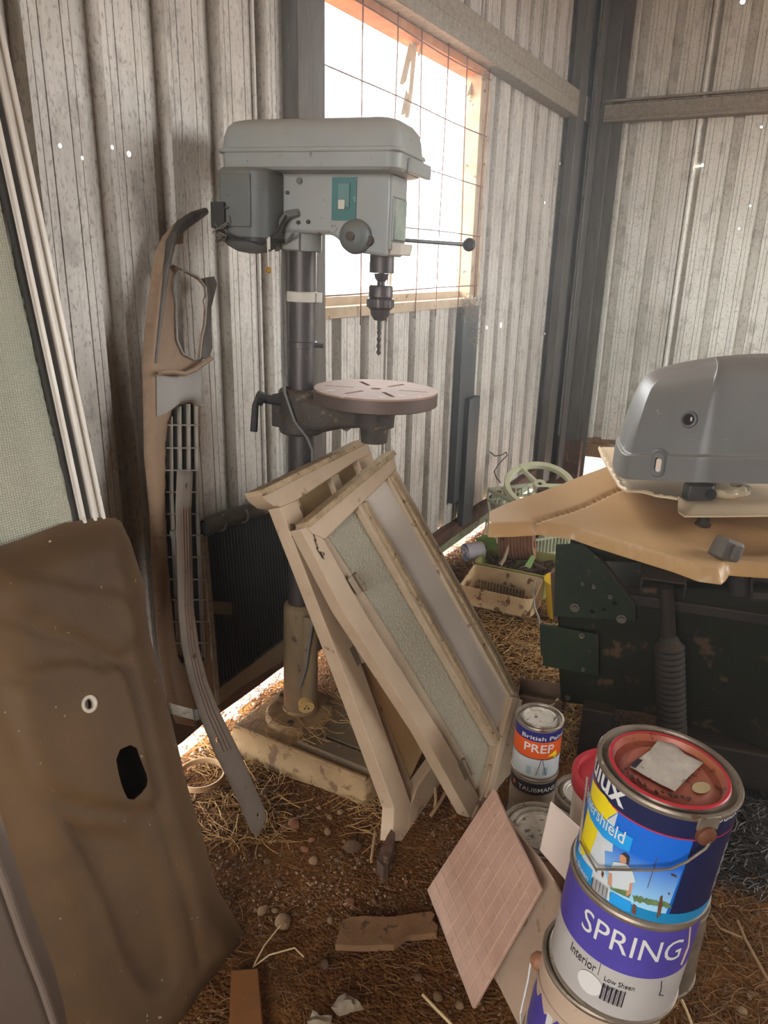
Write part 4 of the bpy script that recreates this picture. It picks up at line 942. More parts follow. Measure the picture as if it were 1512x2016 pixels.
# hinge-like bracket behind the brown panel
br = thing('metal_bracket', 'small rusty angled bracket sticking out behind the tan panel', 'bracket', atn(370, 1405, -1.0))
b_ = BM(); bar(b_, atn(335, 1395, -1.02), atn(386, 1408, -.99), Vector((0, 0, .013)), N1 * .004); obj('bracket_arm', b_, STEEL_G, br, world=True, bevel=.001)
b_ = BM(); cyl(b_, atn(384, 1395, -.99), atn(388, 1416, -.985), .006, seg=10); obj('bracket_pin', b_, STEEL_D, br, world=True)

# ---------------------------------------------------------------- radiator against the wall
PRd = face(Pl(wp(-1.255, 1.3, .2), E1, N1 * -.03 + ZZ * .6))
CORE = mat('radiator_fins', '2f2f2d', '1f1e1c', scale=9, rough=.55, metal=.4, bump=.3, bscale=120, dust='5c5140', dustamt=.25)
BRASS_D = mat('tarnished_tank', '62594c', '443c33', scale=14, rough=.55, metal=.4, bump=.4, bscale=50, spots='8f836c', spotamt=.6, spotscale=30)
TANS = mat('pale_side_channel', '9c8a70', '776652', scale=8, rough=.6, bump=.3, metal=.2)
rd = thing('radiator', 'black-finned car radiator leaning on the wall behind the pillar drill', 'radiator', wp(-1.26, 1.6, 0))
cq = PRd.pts([(402, 1052), (590, 978), (650, 1165), (640, 1200), (428, 1362), (414, 1340)])
u0_ = min(p[0] for p in cq); u1_ = max(p[0] for p in cq)
b_ = BM(); sheet(b_, cq, (), PRd, .035, h=lambda a, c: -.004); obj('core', b_, CORE, rd, world=True)
b_ = BM()
def vrange(u):
    vs = []
    n = len(cq)
    for i in range(n):
        (a0, c0), (a1, c1) = cq[i], cq[(i + 1) % n]
        if (a0 - u) * (a1 - u) < 0: vs.append(c0 + (c1 - c0) * (u - a0) / (a1 - a0))
    return (min(vs), max(vs)) if len(vs) >= 2 else None
nF = 46
for i in range(1, nF):
    u = u0_ + (u1_ - u0_) * i / nF; vr = vrange(u)
    if not vr: continue
    v = vr[0] + .004
    tube(b_, [PRd.w(u, vv + 0, .001 + (.0015 if k % 2 else 0)) for k, vv in enumerate(np.linspace(vr[0] + .004, vr[1] - .004, 30))], .0022, 4)
fo = obj('cooling_fins', b_, CORE, rd, world=True); fo['kind'] = 'stuff'
b_ = BM(); q = [atn(402, 1041, -1.235), atn(440, 1022, -1.24), atn(540, 992, -1.245), atn(620, 960, -1.25)]; tube(b_, q, .022, 16, cap=False); tube(b_, [p + N1 * .0 for p in q[::-1]], .018, 16, cap=False)
obj('top_tank', b_, BRASS_D, rd, world=True)
b_ = BM(); tube(b_, [atn(403, 1041, -1.235), atn(410, 1038, -1.236)], .0178, 14); obj('tank_opening', b_, DARKG, rd, world=True)
for t in (.12, .3, .48, .66, .84):
    b_ = BM(); c = q[0].lerp(q[3], t); d = (q[3] - q[0]).normalized(); tube(b_, [c - d * .004, c + d * .004], .0235, 16); obj('tank_rib', b_, BRASS_D, rd, world=True)
def quadslab(name, root, P, qd, th, m, off=0, bv=.002): b_ = BM(); sheet(b_, P.pts(qd), (), P, th, h=lambda a, c: off); return obj(name, b_, m, root, world=True, bevel=bv)
quadslab('bottom_channel', rd, PRd, [(424, 1358), (640, 1196), (652, 1212), (560, 1296), (470, 1352), (425, 1388)], .04, TANS, .008)
quadslab('side_channel', rd, PRd, [(396, 1040), (404, 1040), (430, 1360), (424, 1380), (418, 1340)], .04, STEEL_G, .006)
quadslab('core_tag', rd, PRd, [(412, 1182), (455, 1186), (455, 1210), (414, 1208)], .003, mat('core_tag', '6b5f4c', '4d4437', rough=.6), .004, None)
# pale rim of a plastic lid half under the wall
lc = atz(398, 1522, -.012)
b_ = BM(); Ml = Matrix.Translation((lc.x - .045, lc.y + .02, .0))
Ml = Matrix.Translation(atz(396, 1528, 0)); lathe(b_, [(.060, -.004), (.060, .012), (.064, .013), (.065, -.004), (.060, -.004)], 48, Ml); o = obj('plastic_hoop', b_, mat('cream_hoop', 'c9a57c', 'a37f58', rough=.6, bump=.05)); setorigin(o, Ml.translation); tag(o, 'pale plastic hoop on the gravel between the tan panel and the trim strip', 'hoop')
# ---------------------------------------------------------------- paint tins
TINM = mat('scuffed_tinplate', 'a39583', '6f604f', scale=22, rough=.42, metal=.5, bump=.1, spots='6a503a', spotamt=.62, spotscale=40)
LIDM = mat('paint_crusted_lid', 'cdc4b5', 'a0937f', scale=22, rough=.5, metal=.2, bump=.4, bscale=70, spots='5f4c38', spotamt=.6, spotscale=45)
LIDD = mat('dark_crusted_lid', 'b5a995', '6f5f4c', scale=30, rough=.55, metal=.2, bump=.5, bscale=60, spots='40301f', spotamt=.56, spotscale=50)
CREAMT = mat('cream_tin', 'cdb59c', 'b79d84', scale=9, rough=.45, metal=.1, bump=.05, spots='8a6a4c', spotamt=.66, spotscale=50)
class Can:
    def __init__(s, root, M, r, h, band, bandm):
        s.root = root; s.M = M; s.r = r; s.h = h
        bm = BM(); lathe(bm, [(0, 0), (r - .004, .0), (r - .001, .002), (r, .006), (r, h - .006), (r - .002, h - .004), (r - .006, h - .012), (0, h - .012)], 64, M)
        s.body = obj('tin_body', bm, bandm, root, world=True)
        bm = BM(); lathe(bm, [(r - .001, .004), (r + .0022, .003), (r + .0024, -.001), (r - .002, -.002), (r - .006, .001)], 64, M); obj('bottom_seam', bm, TINM, root, world=True)
        bm = BM(); lathe(bm, [(r - .001, h - .009), (r + .0016, h - .007), (r + .0026, h - .002), (r + .001, h + .001), (r - .003, h), (r - .005, h - .006), (r - .010, h - .0065), (r - .013, h - .001), (r - .016, h - .001), (r - .017, h - .006)], 64, M); s.rim = obj('top_rim', bm, TINM, root, world=True)
        s.inv = M.inverted(); e = s.inv @ EYE; s.ph = math.atan2(e.y, e.x)
    def P(s, u, v, c=0):
        t = s.ph + u / s.r; rr = s.r + c
        return s.M @ Vector((rr * math.cos(t), rr * math.sin(t), v))
    def px(s, x, y):
        o = s.inv @ EYE; d = (s.inv.to_3x3() @ ray(x, y)).normalized()
        a = d.x ** 2 + d.y ** 2; b = 2 * (o.x * d.x + o.y * d.y); c = o.x ** 2 + o.y ** 2 - s.r ** 2
        D = max(0, b * b - 4 * a * c); t = (-b - math.sqrt(D)) / (2 * a); p = o + d * t
        an = math.atan2(p.y, p.x) - s.ph; an = (an + PI) % (2 * PI) - PI
        return (an * s.r, p.z)
    def lid(s, m, prof=None, name='lid'):
        r, h = s.r, s.h; bm = BM()
        lathe(bm, prof or [(0, h - .005), (r * .62, h - .005), (r * .64, h - .0035), (r * .68, h - .0035), (r * .70, h - .0055), (r - .021, h - .0055), (r - .019, h - .001), (r - .0165, h), (r - .015, h - .003)], 64, s.M)
        s.lido = obj(name, bm, m, s.root, world=True); return s.lido
    def patch(s, name, q, m, lay=1, par=None, px_=False, sp=None):
        if px_: q = [s.px(*t) for t in q]
        bm = BM(); sheet(bm, q, (), None, 0, sp=sp or s.r * .12, f=lambda a, b, c: s.P(a, b, .00025 * lay), two=False)
        return obj(name, bm, m, par or s.body, world=True, smooth=True)
    def band(s, name, v0, v1, m, lay=1):
        bm = BM(); lathe(bm, [(s.r + .0002 * lay, v0), (s.r + .0002 * lay, v1)], 64, s.M); return obj(name, bm, m, s.body, world=True)
    def text(s, name, txt, u, v, size, m, lay=4, ang=0, xs=1, shear=0, bold=.0, align='LEFT'):
        cu = bpy.data.curves.new('t', 'FONT'); cu.body = txt; cu.size = size; cu.shear = shear; cu.offset = bold * size; cu.align_x = align; cu.resolution_u = 3
        ob = bpy.data.objects.new('t', cu); C.objects.link(ob); bpy.context.view_layer.update()
        me = bpy.data.meshes.new_from_object(ob.evaluated_get(bpy.context.evaluated_depsgraph_get())); bpy.data.objects.remove(ob)
        bm = BM(); bm.from_mesh(me); bpy.data.meshes.remove(me)
        if len(bm.verts) == 0: return
        x0 = min(q.co.x for q in bm.verts); x1 = max(q.co.x for q in bm.verts); k = int((x1 - x0) * xs / (s.r * .1)) + 1
        for i in range(1, k): bmesh.ops.bisect_plane(bm, geom=bm.verts[:] + bm.edges[:] + bm.faces[:], plane_co=(x0 + (x1 - x0) * i / k, 0, 0), plane_no=(1, 0, 0))
        ca, sa_ = math.cos(ang), math.sin(ang)
        for q in bm.verts: x, y = q.co.x * xs, q.co.y; q.co = s.P(u + x * ca - y * sa_, v + x * sa_ + y * ca, .00025 * lay)
        return obj(name, bm, m, s.body, world=True, smooth=False)
WHITE = flat('print_white', 'd2cec6', .5); NAVY = flat('print_navy', '1d2345', .35); REDL = flat('print_red', 'c02a38', .35); BLUE1 = flat('print_blue', '1a63bd', .35); CYAN = flat('print_cyan', '2496d8', .35)
YEL = flat('print_yellow', 'e8cf20', .4); SKIN = flat('print_skin', 'c28a68', .5); SHIRT = flat('print_shirt', 'c3c9c8', .5); HAIR = flat('print_hair', '3a2a22', .6); GREENP = mat('print_leaves', '7d9160', '3f5a34', scale=90, rough=.5, bump=0)
TEALB = flat('print_teal', '1c7fae', .35); PURP = mat('print_purple', '54489c', '4a3f8e', scale=20, rough=.4, bump=0, spots='b9a8c0', spotamt=.73, spotscale=200); PURPD = flat('print_dark_purple', '2c2768', .4)
LGREY = flat('print_light_grey', 'c9cbc9', .45); ORNG = flat('print_orange', 'd9571f', .45); INK = flat('print_ink', '241f28', .5)
SKY = bpy.data.materials.new('print_sky'); SKY.use_nodes = True
def canM(c, ax):
    z = Vector(ax).normalized(); x = Vector((1, 0, 0)); x = (x - z * x.dot(z)).normalized(); y = z.cross(x); m = Matrix((x, y, z)).transposed().to_4x4(); m.translation = c; return m
AX = Vector((math.sin(math.radians(4.6)), -.01, 1)).normalized()
top = atd(1317, 1510, .93); HC = .166
cD = top - AX * HC; cS = cD - AX * (HC + .002) + Vector((-.003, .0, 0)); cT = cS - AX * (HC + .002) + Vector((-.008, .004, 0)); 
h4 = cT.z - .006
# --- navy tin
rD = thing('paint_tin', 'large navy and blue house paint tin with rusty red lid, topmost of the near stack', 'paint tin', cD)
D = Can(rD, canM(cD, AX), .086, HC, None, BLUE1)
D.v0 = D.px(1329, 1648)[1]
vr_ = D.v0
D.band('navy_band', vr_, HC - .008, NAVY, 1); D.band('red_line', vr_ - .0018, vr_, REDL, 2)
# printed scene
def ramp_mat(m, c1, c2, M, v0, v1):
    nt = m.node_tree; N = nt.nodes; L = nt.links; b = N['Principled BSDF']; b.inputs['Roughness'].default_value = .35
    tc = N.new('ShaderNodeTexCoord'); vm = N.new('ShaderNodeVectorMath'); vm.operation = 'DOT_PRODUCT'; ax = M.to_3x3() @ Vector((0, 0, 1)); vm.inputs[1].default_value = ax; L.new(tc.outputs['Object'], vm.inputs[0])
    o = M.translation.dot(ax); mr = N.new('ShaderNodeMapRange'); mr.inputs['From Min'].default_value = o + v0; mr.inputs['From Max'].default_value = o + v1; L.new(vm.outputs['Value'], mr.inputs['Value'])
    mx = N.new('ShaderNodeMix'); mx.data_type = 'RGBA'; L.new(mr.outputs[0], mx.inputs[0]); mx.inputs[6].default_value = lin(c1); mx.inputs[7].default_value = lin(c2); L.new(mx.outputs[2], b.inputs['Base Color'])
ramp_mat(SKY, '9fcfe6', '1763c4', D.M, .02, .09)
D.patch('picture_sky', [(-.1, .018), (D.px(1340, 1700)[0], .018), (D.px(1352, 1700)[0], vr_ - .002), (-.1, vr_ - .002)], SKY, 1)
D.band('teal_band', .003, .019, TEALB, 2)
uR = D.px(1335, 1760)[0]
D.patch('back_label', [(D.px(1323, 1780)[0], .019), (.13, .019), (.13, vr_ - .002), (D.px(1362, 1665)[0], vr_ - .002)], NAVY, 2)
q3 = lambda L: [(1060 + x / 3.345, 1360 + y / 3.344) for x, y in L]
D.patch('yellow_wall', q3([(362, 575), (440, 690), (524, 800), (470, 830), (430, 870), (330, 1100), (285, 1075), (276, 1000), (300, 900), (330, 760)]), YEL, 2, px_=True)
D.patch('white_house', q3([(526, 805), (500, 900), (490, 1060), (440, 1050), (440, 1180), (470, 1295), (400, 1270), (330, 1210), (285, 1100), (300, 1075), (335, 1090), (400, 920), (440, 860)]), SHIRT, 3, px_=True)
for k in range(9):
    a = (385 + k * 6, 930 - k * 6); D.patch('siding_line', q3([a, (a[0] + 3, a[1] - 3), (425 + k * 3, 1060 - k * 4), (421 + k * 3, 1062 - k * 4)]), LGREY, 4, px_=True)
D.patch('name_banner', q3([(340, 655), (380, 770), (470, 870), (627, 968), (600, 1058), (540, 1035), (430, 960), (350, 840), (330, 740)]), CYAN, 5, px_=True)
D.patch('sheen_box', q3([(252, 1035), (290, 1090), (362, 1180), (350, 1250), (300, 1200), (262, 1120)]), CYAN, 5, px_=True)
D.patch('bottom_box', q3([(485, 1318), (612, 1390), (606, 1452), (560, 1440), (466, 1385)]), CYAN, 6, px_=True)
D.patch('barcode', q3([(366, 1215), (475, 1298), (470, 1382), (352, 1290)]), WHITE, 6, px_=True)
for k in range(14):
    t = k / 14; w_ = (3 if k % 3 else 5); x = 366 + 104 * t; y = 1220 + 80 * t; D.patch('barcode_line', q3([(x, y), (x + w_, y + w_ * .75), (x + w_ - 12, y + 74), (x - 12, y + 72)]), INK, 8, px_=True, sp=.02)
random.seed(8)
fo_ = [(620 + i * 13, 1342 + i * 3.1 + random.uniform(-9, 9)) for i in range(20)] + [(878 - i * 13, 1432 - i * 2.6 + random.uniform(-7, 7)) for i in range(20)]
D.patch('foliage', q3(fo_), GREENP, 4, px_=True)
D.patch('house_roof_shade', q3([(470, 870), (524, 800), (527, 812), (500, 880)]), SHIRT, 4, px_=True)
D.patch('printed_trousers', q3([(475, 1280), (560, 1300), (610, 1330), (600, 1360), (480, 1305)]), GREENP, 5, px_=True)
D.patch('printed_arm', q3([(470, 1170), (495, 1180), (482, 1290), (458, 1270)]), SKIN, 5, px_=True)
D.patch('printed_arm', q3([(595, 1240), (622, 1262), (608, 1345), (578, 1345)]), SKIN, 5, px_=True)
D.patch('printed_shirt', q3([(500, 1122), (545, 1128), (590, 1140), (620, 1180), (642, 1255), (602, 1262), (596, 1310), (488, 1290), (490, 1200), (466, 1190)]), SHIRT, 6, px_=True)
D.patch('printed_face', q3([(540, 1080), (560, 1066), (585, 1085), (580, 1130), (550, 1132), (536, 1110)]), SKIN, 7, px_=True)
D.patch('printed_hair', q3([(548, 1070), (575, 1062), (604, 1090), (600, 1140), (584, 1138), (584, 1095), (566, 1078)]), HAIR, 8, px_=True)
def textline(c, name, txt, p0, p1, hpx, m, lay=5, **k):
    '''lettering whose baseline runs from pixel p0 to p1'''
    a, b = c.px(*p0), c.px(*p1); L = math.hypot(b[0] - a[0], b[1] - a[1]); ang = math.atan2(b[1] - a[1], b[0] - a[0])
    cu = bpy.data.curves.new('t', 'FONT'); cu.body = txt; ob = bpy.data.objects.new('t', cu); C.objects.link(ob); bpy.context.view_layer.update(); wd = ob.dimensions.x; bpy.data.objects.remove(ob); bpy.data.curves.remove(cu)
    return c.text(name, txt, a[0], a[1], hpx, m, lay=lay, ang=ang, xs=L / (wd * hpx), **k)
a, b = D.px(1177, 1546), D.px(1224, 1587)
D.text('brand_lettering', 'Dulux', -.125, a[1] * .5 + b[1] * .5 + .001, .047, WHITE, lay=4, bold=.018, xs=1.0) if False else None
ue = D.px(1226, 1590)[0]; D.text('brand_lettering', 'Dulux', ue, b[1] - .001, .042, WHITE, lay=4, bold=.02, xs=1.05, align='RIGHT')
D.text('brand_lettering', 'Dulux', D.px(1410, 1612)[0], vr_ + .022, .016, WHITE, lay=4, bold=.01)
ue2 = D.px(1228, 1662); a2 = D.px(1165, 1592); D.text('product_lettering', 'Weathershield', ue2[0] + .001, ue2[1] + .001, .026, WHITE, lay=8, bold=.006, ang=math.atan2(ue2[1] - a2[1], ue2[0] - a2[0]) * .4, xs=.78, align='RIGHT')
D.text('sheen_lettering', 'Low Sheen', D.px(1160, 1735)[0], D.px(1160, 1735)[1], .012, WHITE, lay=8, align='RIGHT')
for k in range(12): D.patch('small_print', [(.108, .035 + k * .0065), (.125 - .004 * (k % 3), .035 + k * .0065), (.125 - .004 * (k % 3), .0368 + k * .0065), (.108, .0368 + k * .0065)], LGREY, 4, sp=.02)
RUSTB = mat('rust_run', '4c2b1c', '7a4a30', scale=60, rough=.8, bump=0)
for q in ([(800, 1345), (815, 1342), (812, 1400), (800, 1470), (775, 1490), (785, 1420)], [(625, 1395), (645, 1410), (640, 1470), (615, 1450)], [(780, 1090), (785, 1090), (720, 1290), (716, 1290)], [(868, 1195), (905, 1210), (905, 1222), (870, 1205)], [(850, 1320), (862, 1328), (860, 1336), (848, 1328)], [(375, 1150), (385, 1160), (395, 1195), (380, 1180)], [(425, 1180), (440, 1200), (430, 1230), (420, 1205)]):
    D.patch('rust_stain', q3(q), RUSTB, 9, px_=True, sp=.02)
RLID = mat('rusty_red_lid', '963c34', 'a86a44', scale=9, rough=.45, metal=.1, bump=.15, spots='6b3526', spotamt=.6, spotscale=35)
r, h = D.r, D.h
D.lid(RLID, [(0, h - .009), (r * .55, h - .009), (r * .57, h - .0078), (r * .60, h - .0078), (r * .62, h - .009), (r - .021, h - .0095), (r - .017, h - .001), (r - .0145, h), (r - .013, h - .003)])
bm = BM(); lathe(bm, [(r - .0165, h + .0002), (r - .0135, h + .0006), (r - .012, h - .001)], 64, D.M); obj('red_gasket', bm, REDL, rD, world=True)
LP = Pl(D.M @ Vector((0, 0, h - .008)), D.M.to_3x3() @ Vector((1, 0, 0)), D.M.to_3x3() @ Vector((0, 1, 0)))
PAPER = mat('crumpled_paper_label', 'c9bdab', 'a8998a', scale=40, rough=.8, bump=.6, bscale=90, spots='7a6a5c', spotamt=.62, spotscale=60)
bm = BM(); sheet(bm, LP.pts(q3([(602, 506), (650, 458), (735, 395), (792, 322), (905, 362), (960, 420), (1085, 478), (1000, 560), (895, 668), (750, 590)])), (), LP, .0005, sp=.004, h=lambda a, b: .001 + .0016 * abs(noise.noise(Vector((a * 60, b * 60, 0))))); lb = obj('paper_label', bm, PAPER, rD, world=True, ang=20)
bm = BM(); sheet(bm, LP.pts(q3([(602, 506), (650, 460), (684, 470), (636, 522)])), (), LP, .0004, h=lambda a, b: .0033); obj('label_logo_patch', bm, INK, lb, world=True)
random.seed(11)
bm = BM()
for k, (x, y) in enumerate(((575, 520), (620, 570), (660, 600), (710, 625), (770, 665), (815, 680), (865, 690), (905, 700), (950, 712), (1005, 718))):
    pts = [LP.w(*LP.px(1060 + (x + random.uniform(-15, 15)) / 3.345, 1360 + (y + random.uniform(-16, 16)) / 3.344), .0012) for _ in range(4)]
    tube(bm, pts, .0012, 4)
o = obj('marker_scrawl', bm, flat('marker', '4a2d20', .8), rD, world=True); o['kind'] = 'stuff'
bm = BM(); sheet(bm, LP.pts(q3([(1010 + 62 + 62 * math.cos(t), 640 + 38 * math.sin(t)) for t in (2 * PI * i / 16 for i in range(16))])), (), LP, .0004, h=lambda a, b: .0008); obj('pale_blotch', bm, mat('blotch', 'c0a878', 'a88f66', rough=.7), rD, world=True)
# ear and wire handle
eu, ev = D.px(1386, 1640)
ec = D.P(eu, ev, .003); en = (D.P(eu, ev, .01) - D.P(eu, ev, 0)).normalized()
bm = BM(); lathe(bm, [(.0125, -.002), (.012, .004), (.008, .007), (0, .008)], 20, frame(ec, D.M.to_3x3() @ Vector((0, 0, 1)), en)); obj('handle_ear', bm, mat('rusty_ear', '7b4a30', '5c3826', rough=.6, metal=.3, bump=.2), rD, world=True)
bm = BM(); bx_ = frame(D.P(eu, ev + .016, .002), D.M.to_3x3() @ Vector((0, 0, 1)), en); box(bm, (0, 0, 0), (.018, .028, .003), bx_); obj('ear_strap', bm, TINM, rD, world=True, bevel=.001)
hp_ = [ec + en * .010] + [D.P(*D.px(x, y), o_) for x, y, o_ in ((1378, 1655, .012), (1345, 1681, .012), (1318, 1695, .012), (1290, 1699, .012), (1240, 1703, .010), (1184, 1706, .010), (1172, 1690, .008), (1150, 1655, .006))] + [D.P(-.118, .12, .006)]
bm = BM(); tube(bm, hp_, .0016, 8); obj('wire_handle', bm, TINM, rD, world=True)
# --- SPRING tin
rS = thing('paint_tin', 'purple and white interior paint tin lettered SPRING, second in the near stack', 'paint tin', cS)
S = Can(rS, canM(cS, AX), .086, HC, None, mat('white_tin_print', 'bdb7b0', 'afa8a0', scale=14, rough=.4, bump=.02, spots='a08c74', spotamt=.7, spotscale=70)); S.lid(LIDM)
vp_ = S.px(1289, 1927)[1]
S.band('purple_band', vp_, HC - .008, PURP, 1)
q1_ = lambda x, y: (960 + x / 2.739, 1350 + y / 2.739)
def midv(c, p, q): return (c.px(*p)[1] + c.px(*q)[1]) / 2
ua, ub = S.px(*q1_(518, 1240)), S.px(*q1_(1000, 1480))
hS = abs(S.px(*q1_(900, 1385))[1] - S.px(*q1_(890, 1480))[1])
vS = S.px(*q1_(900, 1480))[1]
def fit_text(c, name, txt, u0, u1, v, size, m, **k):
    cu = bpy.data.curves.new('t', 'FONT'); cu.body = txt; cu.size = size; ob = bpy.data.objects.new('t', cu); C.objects.link(ob); bpy.context.view_layer.update(); wd = ob.dimensions.x; bpy.data.objects.remove(ob); bpy.data.curves.remove(cu)
    return c.text(name, txt, u0, v, size, m, xs=(u1 - u0) / wd, **k)
fit_text(S, 'brand_lettering', 'SPRING', ua[0] - .001, ub[0] + .006, vS - .002, hS / .60, WHITE, lay=4, bold=.0)
fit_text(S, 'interior_lettering', 'Interior', S.px(*q1_(452, 1400))[0], S.px(*q1_(580, 1530))[0], S.px(*q1_(520, 1500))[1], .021, INK, lay=4)
p_ = S.px(*q1_(628, 1572)); fit_text(S, 'sheen_lettering', 'Low Sheen', p_[0], S.px(*q1_(790, 1630))[0], p_[1] - .004, .0115, INK, lay=4)
fit_text(S, 'sheen_lettering', 'Acrylic', p_[0], S.px(*q1_(712, 1630))[0], p_[1] - .016, .0115, INK, lay=4)
p_ = S.px(*q1_(612, 1490)); S.patch('divider_line', [(p_[0], vp_ - .02), (p_[0] + .0007, vp_ - .02), (p_[0] + .0007, vp_), (p_[0], vp_)], INK, 4, sp=.02)
p_ = S.px(*q1_(550, 1600)); S.patch('round_sticker', [(p_[0] + .017 * math.cos(t), p_[1] + .017 * math.sin(t)) for t in (2 * PI * i / 24 for i in range(24))], WHITE, 5)
b0 = S.px(*q1_(612, 1640)); b1 = S.px(*q1_(722, 1735))
for k in range(16):
    x = b0[0] + (b1[0] - b0[0]) * k / 16; w_ = .0007 if k % 3 else .0016; S.patch('barcode_line', [(x, b1[1] + .001), (x + w_, b1[1] + .001), (x + w_, b1[1] + .028), (x, b1[1] + .028)], INK, 5, sp=.02)
bm = BM(); tube(bm, [S.P(*S.px(*q1_(x, y)), .001) for x, y in ((935, 1590), (932, 1640), (922, 1665), (945, 1668))], .0006, 4); obj('paint_drip', bm, INK, rS, world=True)
bm = BM(); tube(bm, [S.P(*S.px(*q1_(x, y)), .001) for x, y in ((1072, 1280), (1090, 1300), (1080, 1400), (1040, 1500))], .0012, 5); obj('paint_run', bm, CREAMT, rS, world=True)
# --- third tin
rT = thing('paint_tin', 'cream tin streaked with purple and white drips, third in the near stack', 'paint tin', cT)
T = Can(rT, canM(cT, AX), .086, HC, None, CREAMT); T.lid(LIDM)
T.band('purple_band', .02, HC - .05, PURP, 1)
random.seed(9); e_ = []
for i in range(41):
    u = -.16 + .32 * i / 40; e_.append((u, HC - .05 - random.uniform(0, .03)))
T.patch('cream_spill', e_ + [(.16, HC - .045), (-.16, HC - .045)], CREAMT, 3, sp=.006)
for u in (-.055, -.02, .01, .04, .06): T.patch('white_run', [(u, HC - .15), (u + .006, HC - .14), (u + .008, HC - .06), (u - .003, HC - .06)], WHITE, 4)
en = (T.P(-.125, HC - .04, .01) - T.P(-.125, HC - .04, 0)).normalized(); bm = BM(); lathe(bm, [(.013, -.002), (.012, .006), (.006, .012), (0, .013)], 16, frame(T.P(-.125, HC - .045, .001), D.M.to_3x3() @ Vector((0, 0, 1)), en)); obj('handle_ear', bm, mat('ear_tan', '9c6b48', '7a5038', rough=.6), rT, world=True)
bm = BM(); tube(bm, [T.P(-.125, HC - .045, .012), T.P(-.128, HC - .09, .010), T.P(-.12, HC - .15, .010), T.P(-.09, .01, .010)], .0016, 6); obj('wire_handle', bm, WHITE, rT, world=True)
r4 = thing('paint_tin', 'plain tin at the foot of the near stack, under the cream one', 'paint tin', Vector((cT.x - .01, cT.y + .01, 0)))
c4 = Can(r4, canM(Vector((cT.x - AX.x * h4 - .0, cT.y - AX.y * h4, .0)), AX), .088, h4, None, CREAMT); c4.lid(LIDM)
# --- small tins by the sashes
def upright(name, label, x, y, z, r, h, bodym, lidm, grp=None, tilt=(0, 0)):
    p = atz(x, y, z); base = Vector((p.x, p.y, z - h)); rt_ = thing(name, label, 'paint tin', base, grp)
    c = Can(rt_, canM(base, (tilt[0], tilt[1], 1)), r, h, None, bodym); c.lid(lidm); return c
HP = .142
p = atz(1063, 1410, .295); pz = .295
PR = upright('paint_tin', 'small undercoat tin with purple and orange label reading PREP, on top of another small tin', 1063, 1410, pz, .057, HP, LGREY, LIDM)
vB0 = PR.px(1045, 1461)[1]; vB1 = PR.px(1030, 1434)[1]; vO = PR.px(1045, 1492)[1]
PR.band('purple_band', vB0 + .004, vB1 + .004, PURPD, 1); PR.band('orange_band', vO, vB0 + .004, ORNG, 1); PR.band('thin_line', vO - .002, vO, INK, 2)
a, b = PR.px(1031, 1448), PR.px(1108, 1460); fit_text(PR, 'brand_lettering', 'British Paints', a[0] - .005, .082, vB0 + .009, .016, WHITE, lay=4, bold=.008)
bm = None
fit_text(PR, 'product_lettering', 'PREP', PR.px(1031, 1468)[0], PR.px(1088, 1475)[0], vO + .018, .033, WHITE, lay=4, bold=.012)
fit_text(PR, 'number_lettering', '4', PR.px(1080, 1480)[0], PR.px(1095, 1480)[0], vO + .002, .026, YEL, lay=5, bold=.02)
for k in range(3):
    PR.patch('printed_pane', [(-.02 + .02 * k, .012), (-.008 + .02 * k, .012), (-.008 + .02 * k, .035), (-.02 + .02 * k, .035)], mat('print_room%d' % k, ('a9b9b4', 'c4c9b8', '9cb0b4')[k], rough=.5, bump=0), 2)
PR.patch('printed_ladder', [(.004, .012), (.0055, .012), (.0155, .06), (.014, .06)], INK, 3, sp=.02); PR.patch('printed_ladder', [(.028, .012), (.0295, .012), (.0175, .06), (.016, .06)], INK, 3, sp=.02)
TB = upright('paint_tin', 'small tin with black band reading TAUBMANS, under the PREP tin', 1063, 1410, pz, .057, HP, CREAMT, LIDM)
dz = Vector((0, 0, -HP - .002)); TB.root.matrix_world = Matrix.Translation(WM[TB.root.name].translation + dz)
TBM = Matrix.Translation(dz) @ TB.M
# rebuild in place at the lower height
for o in list(bpy.data.objects):
    if o.parent == TB.root: bpy.data.objects.remove(o)
WM[TB.root.name] = TB.root.matrix_world.copy()
TB = Can(TB.root, TBM, .057, HP, None, mat('paint_smeared_tin', 'b0a08c', '8d7a64', scale=16, rough=.45, metal=.3, bump=.1, stretch=(1, 1, 5), spots='d6cfc4', spotamt=.62, spotscale=20)); TB.lid(LIDM)
TB.band('black_band', HP - .045, HP - .012, INK, 1); fit_text(TB, 'brand_lettering', 'TAUBMANS', TB.px(1021, 1540)[0], .062, HP - .036, .017, WHITE, lay=4, bold=.01); u_ = TB.px(1014, 1528)[0]; TB.patch('orange_logo', [(u_ - .004, HP - .034), (u_ + .003, HP - .034), (u_ + .005, HP - .028), (u_, HP - .020), (u_ - .004, HP - .026)], ORNG, 4)
bl = thing('timber_block', 'short timber offcut under the small tin stack', 'wood block', Vector((TB.root.location.x, TB.root.location.y, 0)))
b_ = BM(); zt = TB.root.location.z; box(b_, (TB.root.location.x, TB.root.location.y, (zt - .003) / 2 - .008), (.12, .1, zt - .003 + .016)); obj('block', b_, TIMB_D, bl, world=True, bevel=.003)
upright('paint_tin', 'squat tin with a paint-scribbled dull lid, just behind the buff tile', 1066, 1632, .185, .084, .185, CREAMT, LIDD)
upright('paint_tin', 'medium tin with a pale crusted lid, right of the TAUBMANS tin', 1152, 1560, .2, .066, .2, TINM, LIDM)
pw = atz(1218, 1528, .38)
pl_ = thing('paint_pail', 'white plastic paint pail with red lid, half hidden behind the navy tin', 'pail', Vector((pw.x, pw.y, 0)))
MW_ = canM(Vector((pw.x, pw.y, 0)), (0, 0, 1))
